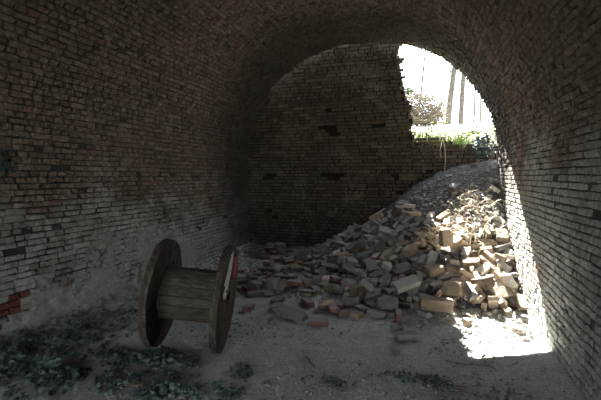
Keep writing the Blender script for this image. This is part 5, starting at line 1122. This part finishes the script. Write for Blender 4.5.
A = Vector((-2.33, 3.06, .54)); B = Vector((-1.785, 3.235, .483))     # centres of the two flanges
axis = (B - A).normalized()
RF, RD, TH = .485, .235, .026
drum = thing('cable_drum', 'big empty wooden cable drum lying on its rims beside the left wall', 'cable drum', (A.x * .5 + B.x * .5, A.y * .5 + B.y * .5, 0))
up = (Vector((0, 0, 1)) - axis * axis.z).normalized(); fwd = up.cross(axis)
def spool_pt(a, u, v):              # a along the axis from A, u sideways, v upwards
    return A + axis * a + fwd * u + up * v - drum.location

def planked_disc(V, F, a0, a1, radius, width, turn, seed, hole=.045, gap=.006):
    rnd = random.Random(seed)
    n = int(2 * radius / width)
    w = 2 * radius / n
    for i in range(n):
        x0 = -radius + i * w + gap / 2; x1 = x0 + w - gap
        def half(x): return math.sqrt(max(.0004, radius * radius - x * x))
        top, bot = [], []
        for k in range(7):
            x = x0 + (x1 - x0) * k / 6
            r = 1 - rnd.uniform(0, .012)
            top.append((x, half(x) * r)); bot.append((x, -half(x) * r))
        segs = [(bot, top)]
        if abs((x0 + x1) / 2) < hole + w / 2: segs = [(bot, [(x, -hole) for x, _ in top]), ([(x, hole) for x, _ in top], top)]
        dz = rnd.uniform(-.002, .003)
        for lo, hi in segs:
            ring = lo + hi[::-1]
            b0 = len(V); m = len(ring)
            for a in (a0 - dz, a1 + dz):
                for x, y in ring:
                    c, s = math.cos(turn), math.sin(turn)
                    V.append(spool_pt(a, x * c - y * s, x * s + y * c))
            F.append(tuple(b0 + q for q in range(m))); F.append(tuple(b0 + m + q for q in reversed(range(m))))
            for q in range(m): F.append((b0 + q, b0 + m + q, b0 + m + (q + 1) % m, b0 + (q + 1) % m))
LEN = (B - A).length
def flange(a_in, a_out, seed, label):
    V, F = [], []
    mid = (a_in + a_out) / 2
    planked_disc(V, F, min(a_in, mid), max(a_in, mid), RF * .995, .11, PI / 2 + .1, seed, hole=.04)
    planked_disc(V, F, min(mid, a_out) + .0005, max(mid, a_out), RF, .125, .08, seed + 1, hole=.04)
    o = pyobj('flange', V, F, M_FLANGE, parent=drum)
    o['label'] = label
    V, F = [], []
    for k in range(4):
        q = PI / 4 + PI / 2 * k + .2
        for aa, sgn in ((a_out, 1), (a_in, -1)):
            s = sgn * (1 if a_out > a_in else -1)
            rr = RD * .82 if sgn > 0 else RD + .05
            p = spool_pt(aa, math.cos(q) * rr, math.sin(q) * rr); Vb, Fb = [], []
            tube(Vb, Fb, [p - axis * s * .004, p + axis * s * .012], .018, .015, 8)
            pyobj('bolt', Vb, Fb, M_RUST, parent=o)
    return o
fl = flange(.03, -.03, 60, 'dark flange nearer the left wall')
fr = flange(LEN - .03, LEN + .03, 70, 'flange with white and red paint marks')
V, F = [], []
NS = 17
rnd = random.Random(3)
for k in range(NS):
    q0 = 2 * PI * k / NS + .012; q1 = 2 * PI * (k + 1) / NS - .012
    rr = RD + rnd.uniform(-.003, .004); b0 = len(V)
    for a in (.031, LEN - .031):
        for q, r in ((q0, rr - .022), (q0, rr - .002), (q0 + .03, rr + .001), ((q0 + q1) / 2, rr + .001), (q1 - .03, rr + .001), (q1, rr - .002), (q1, rr - .022)):
            V.append(spool_pt(a, math.cos(q) * r, math.sin(q) * r))
    F.append(tuple(b0 + i for i in range(7))); F.append(tuple(b0 + 7 + i for i in reversed(range(7))))
    for i in range(7): F.append((b0 + i, b0 + 7 + i, b0 + 7 + (i + 1) % 7, b0 + (i + 1) % 7))
pyobj('barrel', V, F, M_STAVE, parent=drum)
def paint(name, pts, m, label):
    V, F = [], []
    n = len(pts)
    for a in (LEN + .0335, LEN + .0352):
        for u, v in pts: V.append(spool_pt(a, u, v))
    F.append(tuple(range(n))); F.append(tuple(n + i for i in reversed(range(n))))
    for i in range(n): F.append((i, n + i, n + (i + 1) % n, (i + 1) % n))
    o = pyobj(name, V, F, m, parent=fr); o['label'] = label
# u runs towards the back wall negative / positive is decided by fwd
paint('paint_mark', PAINT_W, M_WHITE, 'ragged white paint mark')
paint('paint_mark', PAINT_R, M_REDP, 'red paint mark')

# ------------------------------------------------------------------ loose bricks
MATS = {'grey': R_GREY, 'tan': R_TAN, 'dull red': R_RED, 'dark brown': R_DARK, 'pale': R_PALE}
BRICK_ME = {}
def brick_mesh(kind, col):
    if (kind, col) not in BRICK_ME:
        bm = brick_bm(*KINDS[kind]); me = bpy.data.meshes.new('loose_brick'); bm.to_mesh(me); bm.free()
        me.materials.append(MATS[col]); BRICK_ME[kind, col] = me
    return BRICK_ME[kind, col]
def loose(kind, col, loc, quat, label, name='loose_brick', cat='brick', group='loose bricks of the rubble heap'):
    o = bpy.data.objects.new(name, brick_mesh(kind, col)); C.objects.link(o)
    o.rotation_mode = 'QUATERNION'; o.rotation_quaternion = Quaternion(quat); o.location = loc
    return tag(o, label, cat, group)
def eul(x, y, z):
    from mathutils import Euler
    return Euler((x, y, z)).to_quaternion()
def surf_h(x, y): return max(floor_h(x, y), mh(x, y))

for row in BRICKS:
    loose(*row)

# bricks too deep in the heap to be told apart
V, F = [], []
for kind, x, y, z, qw, qx, qy, qz in BURIED:
    me = brick_mesh(kind, 'grey'); b0 = len(V); q = Quaternion((qw, qx, qy, qz))
    for v in me.vertices: V.append(q @ v.co + Vector((x, y, z)))
    for p in me.polygons: F.append(tuple(b0 + i for i in p.vertices))
if V:
    tag(pyobj('buried_brick', V, F, R_GREY), 'half buried bricks and bats filling the gaps of the rubble heap', 'bricks', kind='stuff')

# crumbs of brick and mortar scattered over floor and heap
def crumbs(name, n, sampler, size, m, label, cat, seed):
    rnd = random.Random(seed); V, F = [], []
    T = [(0, 1, 2), (0, 2, 3), (0, 3, 4), (0, 4, 1), (5, 2, 1), (5, 3, 2), (5, 4, 3), (5, 1, 4)]
    k = 0
    while k < n:
        p = sampler(rnd)
        if p is None: continue
        k += 1
        x, y = p; r = size * (.35 + rnd.random() ** 3 * 1.6)
        z = surf_h(x, y) + r * .25; a = rnd.uniform(0, PI); b0 = len(V)
        ca, sa = math.cos(a), math.sin(a)
        for vx, vy, vz in ((0, 0, .8), (1, 0, 0), (0, 1, 0), (-1, 0, 0), (0, -1, 0), (0, 0, -.7)):
            vx *= r * rnd.uniform(.6, 1.3); vy *= r * rnd.uniform(.5, 1); vz *= r * rnd.uniform(.6, 1.1)
            vx += rnd.uniform(-.3, .3) * r
            V.append(Vector((x + vx * ca - vy * sa, y + vx * sa + vy * ca, z + vz)))
        for t in T: F.append(tuple(b0 + i for i in t))
    return tag(pyobj(name, V, F, m), label, cat, kind='stuff')
def s_floor(r):
    x, y = r.uniform(-3.7, 1.02), r.uniform(2.2, 7.8)
    d = max(0, min(1, .12 + .5 * noise.noise(Vector((x * 1.2, y * 1.2, 4))) + (.45 if y > 4.8 else 0)))
    return (x, y) if r.random() < d else None
def s_heap(r):
    x, y = r.uniform(-3.0, 1.05), r.uniform(5.0, 7.95)
    return (x, y) if mh(x, y) > .03 and r.random() < .5 + .5 * noise.noise(Vector((x * 3, y * 3, 4))) * 2 else None
crumbs('floor_grit', 8500, s_floor, .014, R_GREY, 'pale grit and brick crumbs scattered over the dusty floor', 'grit', 81)
crumbs('rubble_gravel', 3600, s_heap, .028, R_GREY, 'dark lumps of soil and gravel on the earth bank', 'gravel', 82)
def s_edge(r):
    return (-3.84 + abs(r.gauss(0, .22)), r.uniform(2.2, 8.0))
crumbs('wall_debris', 1500, s_edge, .022, R_GREY, 'crumbled mortar and brick bits along the foot of the left wall', 'debris', 85)
def s_light(r):
    x, y = r.uniform(-1.0, 1.02), r.uniform(4.3, 7.6)
    return (x, y) if r.random() < .8 else None
crumbs('dark_grit', 3200, s_floor, .012, R_DARK, 'dark bits of soil and charcoal scattered over the dusty floor', 'grit', 84)
crumbs('mortar_crumb', 1900, s_light, .026, R_PALE, 'pale mortar crumbs at the foot of the right wall and on the heap', 'mortar crumbs', 83)

# ------------------------------------------------------------------ plants
def leaf(V, F, p, n, size, rnd, lobed=True):
    n = n.normalized(); t = n.orthogonal().normalized()
    t = Quaternion(n, rnd.uniform(0, 2 * PI)) @ t; s = n.cross(t)
    if lobed: sh = [(0, -.1), (.45, -.35), (.5, .05), (1.0, .12), (.5, .42), (.38, .75), (0, 1.15), (-.38, .75), (-.5, .42), (-1.0, .12), (-.5, .05), (-.45, -.35)]
    else: sh = [(0, -.6), (.28, -.2), (.32, .25), (0, 1.0), (-.32, .25), (-.28, -.2)]
    b0 = len(V)
    V.append(p + n * size * .10)
    for u, v in sh: V.append(p + (s * u * .5 + t * v * .5) * size - n * size * .12 * (abs(u) + abs(v)))
    m = len(sh)
    for i in range(m): F.append((b0, b0 + 1 + i, b0 + 1 + (i + 1) % m))
def ivy_patch(label, cx, cy, rx, ry, n, size, seed, rise=.1, name='ivy', group='ivy on the floor', heightfn=None, turn=0):
    rnd = random.Random(seed); V, F = [], []
    k = tries = 0
    while k < n and tries < n * 40:
        tries += 1
        u, v = rnd.gauss(0, .5), rnd.gauss(0, .5)
        if u * u + v * v > 1.4: continue
        c, s = math.cos(turn), math.sin(turn)
        x = cx + rx * u * c - ry * v * s; y = cy + rx * u * s + ry * v * c
        if noise.noise(Vector((x * 4.5, y * 4.5, seed))) < -.08: continue
        if x < -3.8 or x > 1.05: continue
        k += 1
        h = surf_h(x, y) + .012 + rise * rnd.random() ** 1.6 * max(.15, 1 - (u * u + v * v) * .8)
        nrm = Vector((rnd.gauss(0, .45), rnd.gauss(-.35, .45), 1))
        leaf(V, F, Vector((x, y, h)), nrm, size * rnd.uniform(.6, 1.25), rnd)
    L = pyobj(name, V, F, M_IVY)
    V, F = [], []
    t = thing(name, label, 'ivy', (cx, cy, surf_h(cx, cy)), group); bpy.data.objects.remove(t)
    tag(L, label, 'ivy', group)
    for q in range(7):
        a = rnd.uniform(0, 2 * PI); pts = []
        for i in range(6):
            f = i / 5 * .8
            x = cx + rx * f * math.cos(a + f * .8); y = cy + ry * f * math.sin(a + f * .8)
            x = max(-3.8, min(1.05, x))
            pts.append((x, y, surf_h(x, y) + .012))
        tube(V, F, pts, .005, .003, 5)
    st = pyobj('stem', V, F, M_STEM, parent=L)
    return L
ivy_patch('dense dark ivy filling the corner at the foot of the left wall', -3.25, 2.45, .72, .6, 900, .068, 91, .12)
ivy_patch('ivy trailing along the left wall towards the cable drum', -3.3, 3.25, .4, .6, 260, .062, 92, .14)
ivy_patch('mat of ivy creeping in front of the drum flange nearer the wall', -2.38, 2.86, .50, .2, 300, .062, 93, .05)
ivy_patch('thin pale ivy spread over the foreground left of centre', -1.95, 2.48, .75, .2, 420, .06, 94, .04)
ivy_patch('small ivy clump alone in the dust right of the drum', -1.45, 2.82, .17, .12, 50, .055, 95, .05)
ivy_patch('low ivy clump at the bottom centre of the floor', -.72, 2.9, .2, .09, 40, .05, 96, .03)
ivy_patch('scattered ivy seedlings in the foreground by the right wall', .15, 3.17, .55, .12, 120, .045, 97, .025)

def wall_plant(label, p, n, count, size, spread, seed, droop=0, matl=None, name='ivy_sprig', group=None, lobed=True):
    rnd = random.Random(seed); V, F = [], []; VS, FS = [], []
    p = Vector(p); n = Vector(n).normalized()
    a = n.orthogonal().normalized(); b_ = n.cross(a)
    for k in range(count):
        q = p + a * rnd.gauss(0, spread[0]) + b_ * rnd.gauss(0, spread[1]) + n * rnd.uniform(.01, spread[2]) - Vector((0, 0, droop * rnd.random()))
        leaf(V, F, q, n + Vector((rnd.gauss(0, .5), rnd.gauss(0, .5), rnd.gauss(.3, .5))), size * rnd.uniform(.6, 1.3), rnd, lobed)
        if k % 6 == 0: tube(VS, FS, [p, p.lerp(q, .5) + Vector((0, 0, .02)), q], .004, .002, 4)
    L = pyobj(name, V, F, matl or M_IVY); tag(L, label, 'ivy' if 'ivy' in name else 'plant', group)
    pyobj('stem', VS, FS, M_STEM, parent=L)
    return L
wall_plant('dark ivy sprig growing out of the left wall above the ivy bed', (-3.84, 2.72, 1.72), (1, 0, 0), 60, .06, (.06, .07, .04), 101)
wall_plant('small leafy sprig on the right wall near the picture edge', (1.23, 3.4, 1.30), (-1, 0, 0), 20, .05, (.06, .05, .04), 102, name='wall_plant')
wall_plant('thin dark creeper running down a crack in the left wall', (-3.83, 3.86, .62), (1, 0, 0), 26, .035, (.10, .02, .02), 103, name='creeper')

# ledge growth on the broken wall
wall_plant('green tuft growing on the broken vertical edge of the back wall', (-.45, 8.2, 3.22), (.5, -.5, 1), 90, .07, (.08, .07, .12), 111, matl=M_LEAF, name='wall_shrub')
wall_plant('leafy bramble hanging over the low wall beside the right wall', (.93, 8.12, 2.25), (-.3, -1, .5), 170, .085, (.09, .10, .08), 112, .24, M_IVY, name='bramble')
def tuft(label, x, y, z, w, h, n, seed, m=None, name='grass_tuft', lean=(0, 0), group='growth along the top of the broken wall', cat='grass'):
    rnd = random.Random(seed); V, F = [], []
    for k in range(n):
        a = rnd.uniform(0, 2 * PI); hh = h * rnd.uniform(.5, 1.1); sx = x + rnd.uniform(-w, w); sy = y + rnd.uniform(-.15, .15)
        r = rnd.uniform(.1, .6) * hh
        p0 = Vector((sx, sy, z - .03)); p2 = Vector((sx + math.cos(a) * r + lean[0] * hh, sy + math.sin(a) * r * .6 + lean[1] * hh, z + hh))
        p1 = p0.lerp(p2, .55) + Vector((0, 0, .25 * hh))
        tube(V, F, [p0, p1, p2 - Vector((0, 0, .2 * hh))], .006, .002, 4)
    L = pyobj(name, V, F, m or M_LEAF); return tag(L, label, cat, group)
tuft('dry grass tuft on the step of the broken wall', -.2, 8.42, 2.30, .18, .26, 70, 121)
tuft('sunlit grass along the middle of the low wall top', .25, 8.40, 2.25, .3, .22, 110, 122)
tuft('grass clump on the low wall top next to the bramble', .7, 8.42, 2.16, .2, .24, 80, 123)

# outside, beyond the wall: saplings, brushwood, shrubs
def tree(label, x, y, h, r, lean, seed, branches=7, group='thin trees outside beyond the wall'):
    rnd = random.Random(seed); z = out_h(x, y) - .1
    t = thing('tree', label, 'tree', (x, y, z), group)
    V, F = [], []; pts = []
    for i in range(9):
        f = i / 8
        pts.append((lean[0] * f * h + .06 * noise.noise(Vector((f * 3, seed, 0))), lean[1] * f * h, h * f))
    tube(V, F, pts, r, r * .4, 8); pyobj('trunk', V, F, M_BARK, parent=t)
    for k in range(branches):
        f = rnd.uniform(.25, .95); i = int(f * 8); p = Vector(pts[i]); a = rnd.uniform(0, 2 * PI); L = rnd.uniform(.5, 1.4)
        V, F = [], []
        q = [p, p + Vector((math.cos(a) * L * .4, math.sin(a) * L * .4, L * .35)), p + Vector((math.cos(a) * L * .8, math.sin(a) * L * .8, L * .9))]
        tube(V, F, q, r * .3, r * .08, 5)
        for s in range(4):
            g = q[1].lerp(q[2], rnd.random()); e = g + Vector((rnd.gauss(0, .25), rnd.gauss(0, .25), rnd.uniform(.1, .45)))
            tube(V, F, [g, g.lerp(e, .5) + Vector((0, 0, .03)), e], r * .1, r * .04, 4)
        pyobj('branch', V, F, M_BARK, parent=t)
    return t
tree('leaning grey tree trunk outside, the thicker of the close pair', .42, 12.0, 6.5, .085, (.09, 0), 131)
tree('straighter grey tree trunk outside, right of the thicker one', .78, 12.4, 6.5, .075, (.03, 0), 132)
tree('thin sapling outside just right of the twin trunks', 1.15, 12.8, 5.5, .03, (.0, 0), 133, 5)
tree('slender leaning sapling outside above the brushwood', -.45, 12.6, 5, .035, (.1, 0), 134, 6)
tree('faint far sapling outside near the right edge of the opening', 1.5, 14.0, 5, .035, (-.02, 0), 135, 5)
def brush(label, x, y, w, h, n, seed, m=None, name='brushwood', cat='brushwood', leaves=0, group=None):
    rnd = random.Random(seed); V, F = [], []; z = out_h(x, y)
    for k in range(n):
        cxx = x + max(-.62, min(.62, rnd.gauss(0, .4))) * w; cy = y + max(-.35, min(.35, rnd.gauss(0, .25))); zz = z + min(.85, abs(rnd.gauss(0, .45))) * h
        a = rnd.gauss(0, .7); L = rnd.uniform(.2, .7) * w
        d = Vector((math.cos(a) * rnd.choice((-1, 1)), rnd.gauss(0, .4), math.sin(a))).normalized() * L / 2
        p = Vector((cxx, cy, max(zz, z + abs(d.z))))
        tube(V, F, [p - d, p + Vector((0, 0, .04 * w)), p + d], .011, .005, 4)
    o = pyobj(name, V, F, m or M_DRY); tag(o, label, cat, group)
    if leaves:
        V, F = [], []
        for k in range(leaves):
            p = Vector((x + rnd.gauss(0, w * .42), y + rnd.gauss(0, .3), z + abs(rnd.gauss(0, h * .5))))
            leaf(V, F, p, Vector((rnd.gauss(0, 1), rnd.gauss(0, 1), rnd.gauss(.5, 1))), .09 * rnd.uniform(.6, 1.3), rnd, False)
        pyobj('foliage', V, F, M_LEAF, parent=o)
    return o
brush('pile of cut brushwood on the slope outside left of the trunks', -.30, 10.9, .85, .9, 700, 141, M_STEM)
brush('low green bush outside behind the low wall', .05, 9.0, .6, .42, 90, 142, name='bush', cat='bush', leaves=620, group='low bushes behind the wall')
brush('green bush outside at the foot of the twin trunks', .7, 9.05, .5, .42, 90, 143, name='bush', cat='bush', leaves=620, group='low bushes behind the wall')
brush('bush outside beside the arch on the right', 1.3, 9.0, .35, .5, 60, 144, name='bush', cat='bush', leaves=420, group='low bushes behind the wall')

# dry stalks lying over the sunlit heap
def stalks(label, x, y, w, n, seed, rise=.14, L=.32, group='dry stalks on the sunlit heap'):
    rnd = random.Random(seed); V, F = [], []
    for k in range(n):
        a = rnd.uniform(0, 2 * PI); sx = x + rnd.gauss(0, w * .5); sy = y + rnd.gauss(0, w * .5); pts = []
        l = L * rnd.uniform(.5, 1.2); h0 = rnd.uniform(.03, rise); cv = rnd.uniform(-1.2, 1.2)
        for i in range(6):
            f = i / 5
            px = sx + math.cos(a + cv * f) * l * f; py = sy + math.sin(a + cv * f) * l * f
            px = min(px, 1.1)
            pts.append((px, py, surf_h(px, py) + h0 * math.sin(PI * (.15 + f * .8)) + .05))
        tube(V, F, pts, .0045, .002, 4)
    return tag(pyobj('dry_stalks', V, F, M_DRY), label, 'dry plant', group)
stalks('bleached tangle of dry stalks just above the biggest block', .10, 6.35, .20, 34, 151, .2, .36)
stalks('dry stalks over the middle of the sunlit bricks', .50, 6.30, .3, 26, 152, .17, .34)
stalks('dry stalks by the right wall below the pair of pale bricks', .85, 6.9, .22, 20, 153, .16, .3)
stalks('few dry stalks on the bank between soil and sunlight', .5, 7.05, .26, 16, 154, .16, .3)
V, F = [], []
tube(V, F, [(.55, 6.15, .62), (.57, 6.12, .85), (.56, 6.1, 1.0), (.53, 6.1, 1.08)], .007, .004, 5)
tag(pyobj('upright_stalk', V, F, M_DRY), 'single pale stalk standing upright among the sunlit bricks', 'dry plant')
V, F = [], []
tube(V, F, [(.20, 8.1, 2.32), (.24, 8.06, 2.15), (.26, 8.07, 1.95), (.25, 8.08, 1.72)], .008, .004, 5)
tube(V, F, [(.20, 8.1, 2.3), (.16, 8.04, 2.1), (.17, 8.06, 1.95)], .005, .003, 5)
tag(pyobj('hanging_root', V, F, M_DRY), 'thin pale root hanging down the low wall', 'root')
def twig(label, pts, r=.008):
    V, F = [], []; tube(V, F, [(x, y, floor_h(x, y) + r + .006) for x, y in pts], r, r * .6, 6)
    return tag(pyobj('stick', V, F, M_STEM), label, 'stick')
twig('short dark stick lying in the dust right of the drum', [(-1.02, 3.28), (-.95, 3.18), (-.88, 3.1)], .011)
twig('thin curved twig in the dust before the scattered bricks', [(-.95, 4.55), (-.8, 4.65), (-.72, 4.8), (-.62, 4.82)], .006)
twig('twig in the shaded dust before the sunlit patch', [(.15, 3.6), (.3, 3.55), (.5, 3.6)], .007)

# ------------------------------------------------------------------ light
world = bpy.data.worlds.new('sky'); sc.world = world; world.use_nodes = True
bg = world.node_tree.nodes['Background']
bg.inputs[0].default_value = (.86, .93, 1.0, 1); bg.inputs[1].default_value = SKY
sd = bpy.data.lights.new('sun', 'SUN'); sd.energy = SUN; sd.angle = .009; sd.color = (1, .95, .87)
so = bpy.data.objects.new('sun', sd); C.objects.link(so)
d = Vector(SUNDIR).normalized(); so.rotation_mode = 'QUATERNION'; so.rotation_quaternion = d.to_track_quat('-Z', 'Y'); so.location = (-2, 14, 8)
def portal(loc, rot, sx, sy):
    l = bpy.data.lights.new('daylight_portal', 'AREA'); l.shape = 'RECTANGLE'; l.size = sx; l.size_y = sy; l.cycles.is_portal = True
    o = bpy.data.objects.new('daylight_portal', l); C.objects.link(o); o.location = loc; o.rotation_euler = rot
portal(((DX0 + DX1) / 2, Y0 - .31, DZ / 2), (PI / 2, 0, PI), DX1 - DX0, DZ)
portal((.35, 8.75, 3.35), (-PI / 2, 0, 0), 2.1, 2.3)

# ------------------------------------------------------------------ camera
cd = bpy.data.cameras.new('camera'); cam = bpy.data.objects.new('camera', cd); C.objects.link(cam)
cd.sensor_width = 36; cd.lens = 36 * 400 / 601; cd.clip_start = .05
th = math.atan(130 / 400); ph = math.atan(25 / math.hypot(400, 130))
fw = Vector((-math.sin(th) * math.cos(ph), math.cos(th) * math.cos(ph), -math.sin(ph)))
cam.location = (0, 0, 1.6); cam.rotation_mode = 'QUATERNION'; cam.rotation_quaternion = fw.to_track_quat('-Z', 'Y')
sc.camera = cam
sc.view_settings.view_transform = 'Standard'; sc.view_settings.look = 'None'
sc.view_settings.gamma = 1; sc.view_settings.use_curve_mapping = False
sc.view_settings.exposure = EXPO
sc.cycles.max_bounces = 10; sc.cycles.diffuse_bounces = 6
sc.cycles.use_denoising = True
